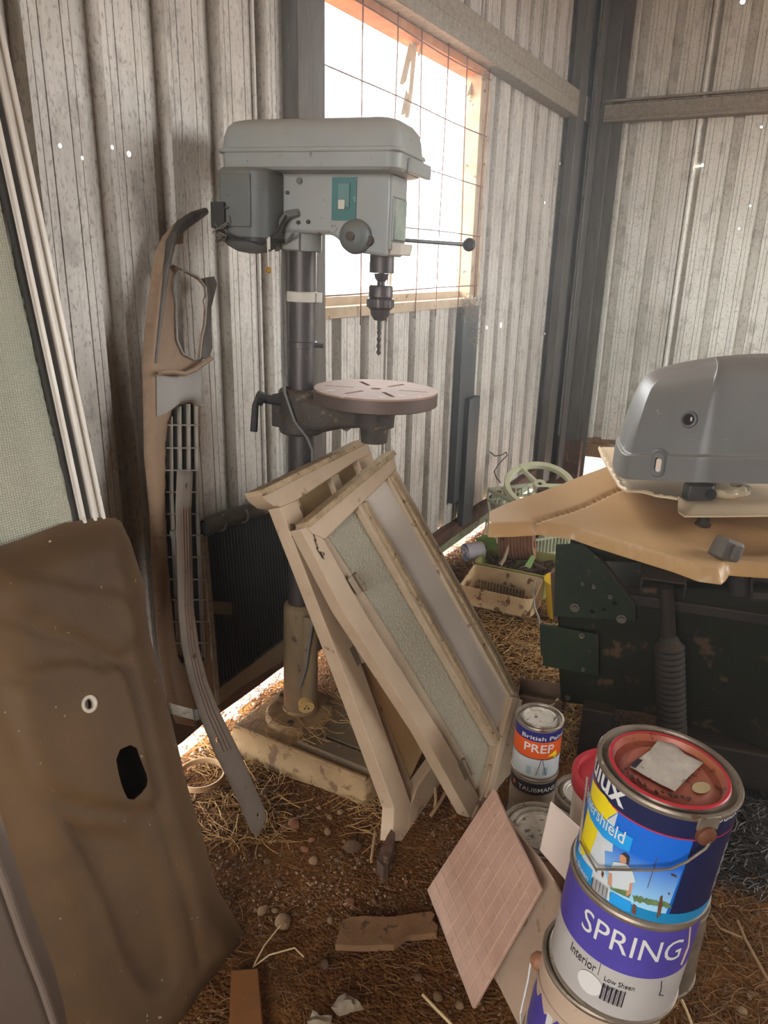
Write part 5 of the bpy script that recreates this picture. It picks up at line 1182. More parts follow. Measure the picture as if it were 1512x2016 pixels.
b_ = BM(); lathe(b_, [(0, 0), (.075, 0), (.08, .01), (.085, .365), (.0, .366)], 48, MW_); obj('pail_body', b_, mat('pail_white', 'ded5c8', 'c9beb0', rough=.45, bump=.02), pl_, world=True)
b_ = BM(); lathe(b_, [(.083, .352), (.09, .353), (.091, .38), (.087, .384), (.080, .383), (.078, .372), (0, .372)], 48, MW_); obj('pail_lid', b_, mat('red_plastic', 'b5343a', '982a30', rough=.4, bump=.02), pl_, world=True)
upright('paint_tin', 'tin with a bright rolled rim peeping out right of the near stack', 1306, 1752, .185, .084, .185, TINM, LIDM)
from mathutils.bvhtree import BVHTree
# ---------------------------------------------------------------- green machine on the right
GRNM = mat('dark_green_enamel', '171c0c', '20190c', scale=4, rough=.7, spec=.2, bump=.15, bscale=40, spots='4d3a28', spotamt=.6, spotscale=14, contrast=.2)
GRNB = mat('green_bracket', '1e2a14', '171e10', scale=7, rough=.6, spec=.25, bump=.1, spots='50402e', spotamt=.64, spotscale=30)
RUBB = mat('dusty_rubber', '28211b', '1b1612', scale=9, rough=.75, bump=.2, dust='5c4a38', dustamt=.4)
DKST = mat('dark_grimy_steel', '2c231c', '1f1813', scale=9, rough=.7, metal=.2, bump=.3, dust='5e4936', dustamt=.45)
Mu = Vector((.95, -.31, 0)).normalized()
PM = face(Pl(Vector((.50, 1.87, 0)), Mu, ZZ)); PM.n = Mu.cross(ZZ).normalized()
if PM.n.dot(EYE - PM.o) < 0: PM.n = -PM.n
mach = thing('green_machine', 'bulky dark green steel machine body with bolted brackets and a ribbed strut', 'machine', Vector((.95, 1.95, 0)))
fq = PM.pts([(1098, 1165), (1250, 1158), (1512, 1162), (1640, 1165), (1640, 1505), (1512, 1478), (1400, 1440), (1265, 1404), (1104, 1383), (1099, 1300)])
b_ = BM(); sheet(b_, fq, (), PM, .42); obj('body', b_, GRNM, mach, world=True, bevel=.006)
b_ = BM(); tq = PM.px(1098, 1165); te = PM.px(1640, 1165); bar(b_, PM.w(tq[0], tq[1] + .012, -.02), PM.w(te[0], tq[1] + .012, -.02), ZZ * .014, PM.n * .03); obj('top_rail', b_, DKST, mach, world=True, bevel=.003)
b_ = BM(); bar(b_, PM.w(tq[0], tq[1] + .02, -.38), PM.w(te[0], tq[1] + .02, -.38), ZZ * .05, PM.n * .02); obj('rear_rail', b_, DKST, mach, world=True, bevel=.003)
def hp_px(P, L, r=3.0): return [P.pts([(x + r * k * math.cos(t), y + r * k * math.sin(t)) for t in (2 * PI * i / 10 for i in range(10))]) for x, y, k in L]
def plate(name, P, poly, m, th, off, holes=(), bv=.002, root=mach): b_ = BM(); sheet(b_, P.pts(poly), list(holes), P, th, h=lambda a, c: off); return obj(name, b_, m, root, world=True, bevel=bv)
plate('upper_bracket', PM, [(1092, 1208), (1094, 1120), (1096, 1068), (1150, 1066), (1178, 1092), (1215, 1138), (1248, 1182), (1249, 1217), (1170, 1212)], GRNB, .008, .02, hp_px(PM, [(1147, 1145, 1.3), (1167, 1148, 1.2), (1211, 1182, 1.3), (1167, 1198, 1.3), (1189, 1195, .8)]))
plate('bracket_edge', PM, [(1180, 1092), (1216, 1137), (1250, 1181), (1251, 1217), (1247, 1217), (1246, 1184), (1212, 1141)], DKST, .03, .022)
plate('bracket_post', PM, [(1085, 1125), (1095, 1120), (1100, 1218), (1090, 1215)], mat('rusty_edge', '5c4030', '402c20', rough=.8, bump=.3), .04, .018)
plate('lower_bracket', PM, [(1065, 1220), (1178, 1240), (1179, 1320), (1103, 1307), (1071, 1301), (1071, 1282), (1067, 1280)], GRNB, .010, .03)
plate('bracket_flange', PM, [(1174, 1240), (1179, 1240), (1180, 1320), (1176, 1320)], DKST, .032, .033)
BOLT = mat('dusty_bolt', '7d7365', '554a3e', rough=.5, metal=.4, bump=.2)
for x, y, r, o_ in ((1133, 1189, .013, .022), (1224, 1211, .013, .022), (1202, 1168, .006, .022), (1147, 1241, .008, .032), (1118, 1372, .008, .002), (1150, 1306, .005, .032), (1170, 1148, .006, .022)):
    a, c = PM.px(x, y); b_ = BM(); cyl(b_, PM.w(a, c, o_), PM.w(a, c, o_ + .004), r, seg=16); cyl(b_, PM.w(a, c, o_ + .004), PM.w(a, c, o_ + .012), r * .62, seg=6); obj('bolt', b_, BOLT, mach, world=True)
# ribbed strut
def axp(x, y, off): a, c = PM.px(x, y); return PM.w(a, c, off)
tA, tB = axp(1316, 1232, .06), axp(1322, 1436, .06)
b_ = BM(); ax = (tB - tA).normalized(); L_ = (tB - tA).length; prof = [(0, 0), (.018, 0), (.024, .008), (.029, .022)]; n_ = 17; z = .026
for i in range(n_):
    dz_ = (L_ - .03) / n_; prof += [(.0345, z), (.0385, z + dz_ * .28), (.0385, z + dz_ * .5), (.0335, z + dz_ * .78)]; z += dz_
prof += [(.03, L_), (0, L_)]
lathe(b_, prof, 28, frame(tA, PM.u, ax)); so = obj('ribbed_boot', b_, RUBB, mach, world=True, ang=60)
b_ = BM(); cyl(b_, axp(1311, 1140, .055), axp(1315, 1236, .058), .0185, seg=16); obj('strut_rod', b_, DKST, mach, world=True)
# U bracket carrying the strut
b_ = BM(); a, c = PM.px(1262, 1130); a2_, c2_ = PM.px(1345, 1128); M_ = Matrix.Translation(PM.w((a + a2_) / 2, c + .012, .055)) @ Matrix((PM.u, PM.n, ZZ)).transposed().to_4x4()
wd = a2_ - a
box(b_, (0, 0, .018), (wd, .10, .005), M_); box(b_, (-wd / 2, 0, -.002), (.005, .10, .04), M_); box(b_, (wd / 2, 0, -.002), (.005, .10, .04), M_); obj('channel_bracket', b_, DKST, mach, world=True, bevel=.002)
b_ = BM(); cyl(b_, axp(1135, 1092, -.06), axp(1330, 1100, -.06), .036, seg=20); obj('cross_tube', b_, GRNM, mach, world=True)
b_ = BM(); box(b_, (0, 0, 0), (.5, .3, .07), Matrix.Translation(PM.w(.55, PM.px(1300, 1165)[1] + .05, -.2)) @ Matrix((PM.u, PM.n, ZZ)).transposed().to_4x4()); obj('tray_support', b_, DKST, mach, world=True, bevel=.006)
b_ = BM(); cyl(b_, axp(1452, 1120, .03), axp(1452, 1158, .03), .022, .026, 16); obj('rubber_mount', b_, RUBB, mach, world=True)
b_ = BM(); 
for q0, q1 in (((1475, 1125), (1475, 1165)), ((1475, 1165), (1540, 1168)), ((1475, 1125), (1540, 1128))): bar(b_, axp(*q0, .03), axp(*q1, .03), PM.n * .02, (axp(*q1, 0) - axp(*q0, 0)).normalized().cross(PM.n) * .003)
obj('black_frame', b_, DKST, mach, world=True)
for x0, x1, y1_ in ((1147, 1208, 1500), (1400, 1512, 1520)):
    p0 = atz(x0, y1_, .0); 
b_ = BM(); p = atz(1178, 1490, 0); box(b_, (0, 0, .085), (.09, .16, .19), Matrix.Translation(Vector((p.x, p.y + .05, -.01))) @ Matrix((PM.u, -PM.n, ZZ)).transposed().to_4x4()); obj('foot', b_, DKST, mach, world=True, bevel=.004)
b_ = BM(); box(b_, (.68, .13, .05), (.62, .3, .13), Matrix.Translation(PM.o) @ Matrix((PM.u, -PM.n, ZZ)).transposed().to_4x4()); obj('foot_beam', b_, DKST, mach, world=True, bevel=.006)
b_ = BM(); p = axp(1140, 1382, -.1)
for t in np.linspace(.15, 1, 2): pass
# ---- lower tan tray
ORTAN = mat('orange_tan_moulding', 'b8925f', 'a87c46', scale=4, rough=.42, bump=.06, bscale=40, dust='b99a78', dustamt=.3, spots='8c6842', spotamt=.68, spotscale=30, spec=.5)
PALET = mat('pale_tan_moulding', 'cdb490', 'b89a72', scale=5, rough=.45, bump=.05, dust='cbb598', dustamt=.4, spots='9c7c54', spotamt=.7, spotscale=40)
t1 = thing('plastic_tray', 'large orange-tan moulded tray with pointed left tip, lying on the green machine', 'plastic tray', atz(1250, 1050, .72))
Z1 = .735
P1 = Pl((0, 0, Z1), (1, 0, 0), (0, 1, 0))
front = [(962, 1042), (1010, 1042), (1050, 1040), (1062, 1038), (1130, 1042), (1200, 1062), (1330, 1104), (1380, 1122), (1424, 1127), (1432, 1120), (1440, 1108), (1512, 1113), (1700, 1125)]
bk = [(1700, 840), (1400, 850), (1300, 875), (1232, 902), (1180, 925), (1080, 965), (963, 1017)]
oT = P1.pts(front + bk); fT = P1.pts(front); gr = P1.pts([(1054, 1033), (1140, 998), (1232, 958)]); bowl = P1.px(1450, 1062)
def hT(a, c):
    d = sd((a, c), fT, False); h = -.026 * (1 - sst(d / .016)) ** 1.3
    e = math.hypot((a - bowl[0]) / .17, (c - bowl[1]) / .12); h -= .035 * (1 - sst(e)) if d > .002 else .012 * (1 - sst(e))
    h -= .011 * math.exp(-(sd((a, c), gr, False) / .007) ** 2)
    h += .012 * sst((P1.px(1150, 1000)[0] - a) / .2) + .006 * noise.noise(Vector((a * 4, c * 4, 0)))
    return h
b_ = BM(); sheet(b_, oT, (), P1, .004, sp=.009, h=hT); trb = obj('tray_body', b_, ORTAN, t1, world=True, ang=65)
bvT = BVHTree.FromPolygons([v.co for v in trb.data.vertices], [list(p.vertices) for p in trb.data.polygons])
def on(bv, x, y): h = bv.ray_cast(EYE, ray(x, y)); return (h[0], h[1]) if h[0] else (atz(x, y, Z1), ZZ)
p, n_ = on(bvT, 1422, 1095)
kn = thing('control_knob', 'chunky wedge-shaped dark grey plastic knob on the lower tan tray', 'knob', p)
KN = mat('dusty_grey_knob', '554e47', '423b35', scale=12, rough=.65, bump=.15, dust='7a6c5c', dustamt=.5)
b_ = BM(); loft(b_, [[(x * k, y * k, z) for x, y in ((-.03, -.022), (-.018, -.03), (.02, -.03), (.034, -.012), (.03, .02), (.01, .028), (-.024, .02))] for k, z in ((1.0, -.006), (1.05, .0), (1.0, .034), (.86, .042))], Matrix.Translation(p) @ Matrix.Rotation(.35, 4, 'Y') @ Matrix.Rotation(-.2, 4, 'X')); obj('knob_body', b_, KN, kn, world=True, bevel=.003, ang=20)
b_ = BM(); box(b_, (.0, -.033, .016), (.008, .008, .034), Matrix.Translation(p) @ Matrix.Rotation(.35, 4, 'Y') @ Matrix.Rotation(-.2, 4, 'X')); obj('knob_ridge', b_, KN, kn, world=True, bevel=.002)
p, n_ = on(bvT, 1383, 1032)
bo = thing('clip_stud', 'small dusty stud under the upper tray edge', 'stud', p)
b_ = BM(); lathe(b_, [(0, 0), (.02, 0), (.021, .004), (.016, .008), (.012, .03), (.012, .05), (0, .05)], 16, Matrix.Translation(p + Vector((0, 0, -.004)))); obj('stud_body', b_, RUBB, bo, world=True)
# ---- upper tray
t2_ = thing('plastic_tray', 'pale tan moulded tray with raised left rim, lying under the grey cowl', 'plastic tray', atz(1300, 960, .78))
Z2 = .80
P2_ = Pl((0, 0, Z2), (1, 0, 0), (0, 1, 0))
f2 = [(1216, 966), (1232, 976), (1285, 979), (1334, 985), (1338, 995), (1350, 1003), (1420, 1003), (1512, 1002), (1700, 1000)]
o2 = P2_.pts(f2 + [(1700, 850), (1500, 862), (1300, 876), (1228, 880), (1186, 880), (1177, 887), (1182, 905)])
f2p = P2_.pts([(1177, 887), (1182, 905)] + f2[:4]); f3p = P2_.pts(f2[4:])
gr2 = P2_.pts([(1192, 884), (1204, 915), (1224, 955), (1228, 962)]); bw2 = P2_.px(1380, 978)
def hU(a, c):
    d = sd((a, c), f2p, False); h = .010 * (1 - sst(abs(d - .006) / .012))
    h -= .006 * math.exp(-(sd((a, c), gr2, False) / .003) ** 2)
    d3 = sd((a, c), f3p, False); h -= .016 * (1 - sst(d3 / .05)) 
    h += .008 * sst((P2_.px(1230, 920)[0] - a) / .05)
    return h
b_ = BM(); sheet(b_, o2, (), P2_, .004, sp=.008, h=hU); u2b = obj('tray_body', b_, PALET, t2_, world=True, ang=65)
bvU = BVHTree.FromPolygons([v.co for v in u2b.data.vertices], [list(p.vertices) for p in u2b.data.polygons])
b_ = BM(); q = P2_.px(1218, 914); cyl(b_, P2_.w(q[0], q[1], .004), P2_.w(q[0], q[1], .011), .003, seg=8); obj('rim_stud', b_, DARKG, t2_, world=True)
p, n_ = on(bvU, 1377, 985)
k2 = thing('control_knob', 'black ribbed knob standing on the pale tray in front of the grey cowl', 'knob', p)
b_ = BM(); M_ = Matrix.Translation(p + Vector((0, .012, -.002)))
loft(b_, [[(x * k, y * k, z) for x, y in rrect(-.034, .034, -.02, .02, [.014, .006, .006, .014], 4)] for k, z in ((.9, 0), (1, .004), (1, .034), (.94, .04))], M_); obj('knob_body', b_, mat('black_knob', '38383a', '28282a', rough=.45, bump=.05, dust='8b8173', dustamt=.5), k2, world=True)
b_ = BM(); cyl(b_, M_ @ Vector((.022, -.018, .02)), M_ @ Vector((.022, -.024, .02)), .013, seg=16); obj('knob_cap', b_, BLACKP, k2, world=True)
p, n_ = on(bvU, 1440, 985)
bb = thing('crumpled_wrap', 'pale translucent crumpled plastic bulging out under the cowl', 'plastic wrap', p)
b_ = BM(); bmesh.ops.create_icosphere(b_, subdivisions=3, radius=1)
for v in b_.verts: v.co = Vector((v.co.x * .055, v.co.y * .04, v.co.z * .022 + .018)) * (1 + .25 * noise.noise(v.co * 2.2)) + p + Vector((0, .03, 0))
WRAP = mat('translucent_wrap', 'dccbae', 'cbb08a', scale=20, rough=.25, bump=.2, trans=.3); obj('wrap_body', b_, WRAP, bb, world=True)
# ---- grey cowl
CWL = mat('grey_moulded_plastic', '767470', '615e5a', scale=3, rough=.42, bump=.05, bscale=60, spots='a9a8a4', spotamt=.68, spotscale=26, dust='8f8172', dustamt=.3, contrast=.3)
zc = Z2 + .045
A_ = atz(1218, 943, zc); B_ = atz(1385, 951, zc + .03); Cc = atz(1700, 955, zc + .03); zA = A_.x; zB = B_.x
bd = Vector((.15, .99, 0))
cow = thing('moulded_cowl', 'large smooth grey plastic cowl with a grommet and slot, sitting on the pale tray', 'plastic cowl', Vector((B_.x, B_.y + .15, zc)))
ringpts = []
def arc(p0, pc, p1, n=8): return [(p0 * (1 - t) ** 2 + pc * 2 * t * (1 - t) + p1 * t ** 2) for t in (i / n for i in range(n + 1))]
Abk = A_ + bd * .28
ring0 = arc(A_ + bd * .05, A_, A_ + (B_ - A_) * .12, 6) + [A_.lerp(B_, .35), A_.lerp(B_, .6)] + arc(A_.lerp(B_, .85), B_, B_.lerp(Cc, .12), 8) + [B_.lerp(Cc, t) for t in (.3, .5, .75, 1)] + [Cc + bd * .3, Abk.lerp(Cc + bd * .3, .5), Abk]
cen = Vector((sum(p.x for p in ring0) / len(ring0), sum(p.y for p in ring0) / len(ring0), 0))
dn = []
for i, p in enumerate(ring0):
    t = (ring0[(i + 1) % len(ring0)] - ring0[i - 1]); nrm = Vector((t.y, -t.x, 0)).normalized()
    if nrm.dot(Vector((p.x, p.y, 0)) - cen) < 0: nrm = -nrm
    dn.append(nrm)
def lvl(z, ins, lift=None): return [Vector((p.x, p.y, 0)) - dn[i] * ins + ZZ * (z + .03 * max(0, min(1, (p.x - zA) / (zB - zA))) + (0 if lift is None else lift(p))) for i, p in enumerate(ring0)]
lf_ = lambda k: (lambda p: k * .028 * sst((p.x - A_.x) / .22))
rings = [lvl(zc, 0), lvl(zc + .03, .001), lvl(zc + .056, .002), lvl(zc + .061, .002), lvl(zc + .063, .012), lvl(zc + .068, .012), lvl(zc + .10, .017), lvl(zc + .15, .028), lvl(zc + .195, .042, lf_(.5)), lvl(zc + .222, .058, lf_(.8)), lvl(zc + .236, .078, lf_(1)), lvl(zc + .246, .12, lf_(1)), lvl(zc + .25, .135, lf_(1))]
b_ = BM(); loft(b_, rings, cap=False)
b_.verts.ensure_lookup_table(); b_.faces.new([v for v in b_.verts[-len(ring0):]])
co = obj('cowl_shell', b_, CWL, cow, world=True, ang=50); md = co.modifiers.new('s', 'SUBSURF'); md.levels = 2; md.render_levels = 2
bvC = BVHTree.FromPolygons([v.co for v in co.data.vertices], [list(p.vertices) for p in co.data.polygons])
p, n_ = on(bvC, 1357, 826)
if n_.dot(EYE - p) < 0: n_ = -n_
Mg = frame(p + n_ * .003, Mu, n_)
b_ = BM(); lathe(b_, [(.012, -.002), (.0125, .003), (.015, .006), (.0185, .005), (.020, -.002)], 28, Mg); obj('grommet', b_, mat('grommet', '6f6f6e', '5a5957', rough=.5, bump=.05), cow, world=True)
b_ = BM(); cyl(b_, Mg @ Vector((0, 0, -.004)), Mg @ Vector((0, 0, .001)), .0122, seg=20); gh_ = obj('grommet_hole', b_, mat('grommet_dark', '2c1e1a', rough=.9, bump=0), cow, world=True)
b_ = BM(); box(b_, (.006, .001, .0015), (.004, .009, .001), Mg); obj('painted_glint', b_, mat('glint_paint', 'ded9d0', rough=.6, bump=0), gh_, world=True)  # pale chip painted as a glint in the grommet
p, n_ = on(bvC, 1296, 912)
if n_.dot(EYE - p) < 0: n_ = -n_
Ms = frame(p + n_ * .002, Mu, n_)
def stad(w_, hgt, n=8): return [(w_ * math.cos(t), hgt * (1 if math.sin(t) >= 0 else -1) + w_ * math.sin(t)) for t in (2 * PI * (i + .5) / (2 * n) for i in range(2 * n))]
b_ = BM(); loft(b_, [[(x, y, .003) for x, y in stad(.017, .014)], [(x, y, -.0005) for x, y in stad(.0125, .012)]], Ms, cap=False); loft(b_, [[(x, y, -.0005) for x, y in stad(.0125, .012)], [(x, y, -.0006) for x, y in stad(.0001, .0001)]], Ms, cap=False)
loft(b_, [[(x, y, -.002) for x, y in stad(.019, .016)], [(x, y, .003) for x, y in stad(.017, .014)]], Ms, cap=False); sl_ = obj('slot_recess', b_, mat('slot_grey', '777675', '65645f', rough=.5, bump=.03), cow, world=True)
b_ = BM(); sheet(b_, [(x + .002, y - .004) for x, y in stad(.0062, .010)], (), None, .001, f=lambda a, c, h: Ms @ Vector((a, c, .0012 + h))); obj('slot_painted_light', b_, mat('slot_light_paint', 'e3d3c2', 'd8c4b0', rough=.6, bump=0), sl_, world=True)  # pale sheet painted as light showing through the slot
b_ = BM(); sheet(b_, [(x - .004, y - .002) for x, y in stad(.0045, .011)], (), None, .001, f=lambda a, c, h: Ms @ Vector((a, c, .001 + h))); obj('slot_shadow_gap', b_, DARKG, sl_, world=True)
# ---------------------------------------------------------------- far corner: crate, wheel, trays and tubs
PGRN = mat('pale_green_plastic', 'c2c6aa', 'a4a98c', scale=9, rough=.55, bump=.08, spots='6c6450', spotamt=.64, spotscale=40, dust='a39a80', dustamt=.3)
WHLM = mat('pale_green_wheel', 'd6d8b6', 'bdc09c', scale=9, rough=.5, bump=.05, dust='c4bf9c', dustamt=.35, spots='8c8a66', spotamt=.66, spotscale=30)
hc = .27
c0 = atz(962, 962, hc); c1 = atz(1062, 1012, hc); cu = Vector((c1.x - c0.x, c1.y - c0.y, 0)).normalized(); cv = Vector((-cu.y, cu.x, 0))
if cv.y < 0: cv = -cv
CL = .33
Mc = Matrix((cu, cv, ZZ)).transposed().to_4x4(); Mc.translation = Vector((c0.x, c0.y, 0))
cr = thing('milk_crate', 'pale green slatted plastic crate in the far corner, holding a wheel and scrap', 'crate', Vector((c0.x, c0.y, 0)))
for nm, (ax0, ay0, dx, dy) in (('front', (0, 0, CL, 0)), ('rear', (0, CL, CL, 0)), ('left', (0, 0, 0, CL)), ('right', (CL, 0, 0, CL))):
    A0 = Mc @ Vector((ax0, ay0, 0)); D0 = (Mc.to_3x3() @ Vector((dx, dy, 0))); nn_ = D0.normalized().cross(ZZ)
    for z, hh in ((hc - .006, .009), (hc - .06, .006), (.10, .006), (.012, .012)):
        b_ = BM(); bar(b_, A0 + ZZ * z, A0 + D0 + ZZ * z, ZZ * hh, nn_ * .006); obj('side_rail', b_, PGRN, cr, world=True, bevel=.001)
    b_ = BM()
    for i in range(17):
        t = i / 16; p = A0 + D0 * t; bar(b_, p + ZZ * .012, p + ZZ * .10, D0.normalized() * .003, nn_ * .004); 
    for i in range(8):
        p = A0 + D0 * (i / 8); q = A0 + D0 * ((i + 1) / 8); a, b2 = (p, q) if i % 2 else (q, p); bar(b_, a + ZZ * .10, b2 + ZZ * (hc - .06), D0.normalized() * .0035, nn_ * .004)
        bar(b_, p + ZZ * (hc - .06), p + ZZ * hc, D0.normalized() * .003, nn_ * .004)
    o = obj('side_lattice', b_, PGRN, cr, world=True); o['kind'] = 'stuff'
b_ = BM(); box(b_, (CL / 2, CL / 2, .008), (CL, CL, .008), Mc); obj('crate_floor', b_, PGRN, cr, world=True)
# wheel
wc = Mc @ Vector((CL * .62, CL * .42, .0)); wn = Vector((-.05, -.42, .9)).normalized()
wdep = (Vector((wc.x, wc.y, .33)) - EYE).dot(FW); wc = atd(1062, 957, wdep)
wh = thing('pulley_wheel', 'pale green three-spoked wheel lying tilted in the crate', 'wheel', wc)
Mw_ = frame(wc, (1, 0, 0), wn); RWh = .172
b_ = BM(); lathe(b_, [(RWh - .028, -.012), (RWh - .004, -.016), (RWh, -.012), (RWh - .006, -.004), (RWh - .006, .004), (RWh, .012), (RWh - .004, .016), (RWh - .028, .012), (RWh - .030, 0), (RWh - .028, -.012)], 56, Mw_); obj('rim', b_, WHLM, wh, world=True)
b_ = BM(); lathe(b_, [(.011, -.018), (.03, -.018), (.032, .0), (.03, .018), (.011, .018), (.011, -.018)], 24, Mw_); obj('hub', b_, WHLM, wh, world=True)
b_ = BM(); cyl(b_, Mw_ @ Vector((0, 0, -.015)), Mw_ @ Vector((0, 0, .012)), .0112, seg=16); obj('bore', b_, DARKG, wh, world=True)
for a in (118, 358, 238):
    t = math.radians(a); b_ = BM(); d = Vector((math.cos(t), math.sin(t), 0)); tube(b_, [d * .026, d * .09, d * (RWh - .014)], [.014, .0125, .013], 10, Mw_); obj('spoke', b_, WHLM, wh, world=True)
b_ = BM(); box(b_, (.01, -.05, .012), (.05, .03, .03), Mw_); obj('hub_boss', b_, RUBB, wh, world=True, bevel=.004)
# scrap in crate: rods and a flat piece
random.seed(21)
for k, (lab, c_) in enumerate((('thin rusty rod poking out of the crate, nearest its front rail', TIMB_D), ('pale bent offcut in the crate, left of the wheel hub', PGRN), ('dark curved tube stuck in the crate behind the rail', DKST))):
    q = Mc @ Vector((.07 + .07 * k, .10 + .03 * k, .02)); r_ = Mc @ Vector((.03 + .10 * k, .16, .24 + .03 * k))
    b_ = BM(); tube(b_, [q, q.lerp(r_, .5) + Vector((.01, .01, .01)), r_], .005 + .002 * k, 6); o = obj('scrap_rod', b_, c_); setorigin(o, q); tag(o, lab, 'rod')
# cut-open plastic container with a coil spring
JERR = mat('stained_cut_plastic', 'e8d2a6', 'd0ae7c', scale=9, rough=.6, bump=.1, spots='7b5734', spotamt=.57, spotscale=24, contrast=.2)
j0 = atz(907, 1192, 0); j1 = atz(1045, 1224, 0); ju = Vector((j1.x - j0.x, j1.y - j0.y, 0)).normalized(); jv = Vector((-ju.y, ju.x, 0)); jv = jv if jv.y > 0 else -jv
LJ = (j1 - j0).length; WJ = .175; hJ = .088
Mj = Matrix((ju, jv, ZZ)).transposed().to_4x4(); Mj.translation = Vector((j0.x, j0.y, .002))
jc = thing('cut_container', 'stained cream plastic container cut open lengthways, holding a coil spring', 'container', Vector((j0.x, j0.y, 0)))
def jr(k, z): return [(x, y, z) for x, y in shrink(rrect(-.012, LJ, 0, WJ, [.035, .012, .012, .04], 3), k)]
b_ = BM(); rr_ = [jr(.012, 0), jr(0, .012), jr(0, hJ), jr(.004, hJ), jr(.005, .014), jr(.016, .006)]
for ring in (rr_[2], rr_[3]):
    for i, q in enumerate(ring):
        if q[1] > WJ * .6: ring[i] = (q[0], q[1], q[2] + .03)
loft(b_, rr_, Mj); obj('container_body', b_, JERR, jc, world=True, ang=30)
b_ = BM(); box(b_, (LJ * .62, -.001, hJ * .5), (.006, .006, hJ - .01), Mj); obj('mould_rib', b_, JERR, jc, world=True, bevel=.002)
cs = thing('coil_spring', 'rusty coil spring lying in the cut cream container', 'spring', Mj @ Vector((.03, .09, .01)))
b_ = BM(); pts = []
for i in range(15 * 12 + 1):
    t = i / 12; pts.append(Mj @ Vector((.035 + (LJ - .085) * i / 180, .085 - .02 * i / 180 + .032 * math.cos(t * 2 * PI), .058 + .034 * math.sin(t * 2 * PI))))
tube(b_, pts, .0034, 6); obj('coil', b_, mat('rust_spring', '8b7453', '5e4a34', rough=.7, metal=.2, bump=.1), cs, world=True)
# yellow-green tub behind it, with a round tin, a finned cylinder and a handle
YG = mat('yellow_green_plastic', 'a3a258', '7f8440', scale=9, rough=.5, bump=.05, dust='9a8c62', dustamt=.3)
tbp = Mj @ Vector((-.02, WJ + .03, 0))
tub = thing('shallow_tub', 'yellow-green shallow tub full of scrap, behind the cream container', 'tub', Vector((tbp.x, tbp.y, 0)))
Mt = Mj.copy(); Mt.translation = Vector((tbp.x, tbp.y, .0))
def tr_(k, z): return [(x, y, z) for x, y in shrink(rrect(0, .33, 0, .26, .03, 4), k)]
b_ = BM(); loft(b_, [tr_(.02, 0), tr_(0, .11), tr_(-.008, .112), tr_(-.008, .118), tr_(.004, .118), tr_(.022, .006)], Mt); obj('tub_body', b_, YG, tub, world=True)
b_ = BM(); random.seed(4)
for i in range(90):
    x, y = random.uniform(.03, .30), random.uniform(.03, .23); a = random.uniform(0, PI); L = random.uniform(.02, .06); z = .06 + random.random() * .03; bar(b_, (x, y, z), (x + L * math.cos(a), y + L * math.sin(a), z + random.uniform(-.01, .02)), Vector((0, 0, 1)) * random.uniform(.002, .005), Vector((-math.sin(a), math.cos(a), 0)) * random.uniform(.002, .008), )
me = b_; 
for v in b_.verts: v.co = Mt @ v.co
scr_ = obj('scrap_bits', b_, mat('rusty_scrap', '6f5440', '3f3026', scale=20, rough=.85, bump=.3)); tag(scr_, 'jumble of small rusty scrap pieces heaped in the yellow-green tub', 'scrap', kind='stuff')
dcn = (Mt @ Vector((.06, .14, .12)) - EYE).dot(FW)
ca = atd(915, 1088, dcn); cb = atd(950, 1083, dcn + .03)
can_ = thing('round_tin', 'small white tin splashed with blue paint, lying on its side in the tub', 'tin', ca)
M_ = frame(ca, ZZ, (cb - ca)); 
b_ = BM(); lathe(b_, [(0, 0), (.038, 0), (.041, .003), (.041, .085), (.0, .086)], 28, M_); obj('tin_body', b_, mat('white_tin', 'c9c2bb', '9c9aa6', scale=20, rough=.5, bump=.05, stretch=(1, 1, 1)), can_, world=True)
b_ = BM(); lathe(b_, [(0, -.0015), (.036, -.0015), (.0405, .001)], 28, M_); obj('tin_end', b_, mat('blue_splash', 'd4cec6', '2c5c9e', scale=26, rough=.5, bump=.2, contrast=.06), can_, world=True)
fa = atd(985, 1075, dcn + .03); fb = atd(1052, 1072, dcn - .02); fa = fa + Vector((0, 0, .0))
fc = thing('finned_cylinder', 'rusty ribbed cylinder tipped over in the scrap tub', 'cylinder', fa)
M_ = frame(fa, ZZ, (fb - fa)); Lf = (fb - fa).length; prof = [(.02, 0), (.066, 0)]; 
for i in range(10): z = .004 + (Lf - .008) * i / 10; d = (Lf - .008) / 10; prof += [(.068, z), (.068, z + d * .55), (.062, z + d * .6), (.062, z + d * .98)]
prof += [(.066, Lf), (.02, Lf), (.02, 0)]
b_ = BM(); lathe(b_, prof, 32, M_); obj('cylinder_body', b_, mat('rust_cylinder', '9a6e50', '75503a', scale=14, rough=.75, bump=.2), fc, world=True)
b_ = BM(); tube(b_, [atd(990, 1062, dcn - .04), atd(1012, 1035, dcn - .01)], .006, 8); obj('stem', b_, TIMB_D, fc, world=True)
dh = dcn - .06
b_ = BM(); tube(b_, [atd(985, 1112, dh), atd(993, 1100, dh), atd(1003, 1070, dh + .02)], [.009, .0075, .006], 8); o = obj('tool_handle', b_, TIMB_W); setorigin(o, atd(985, 1112, dh)); tag(o, 'pale wooden tool handle sticking up in front of the ribbed cylinder', 'handle')
LEAF = mat('green_plastic_piece', '8fae5a', '5d8a3a', scale=14, rough=.5, bump=.05, dust='a8a67a', dustamt=.3)
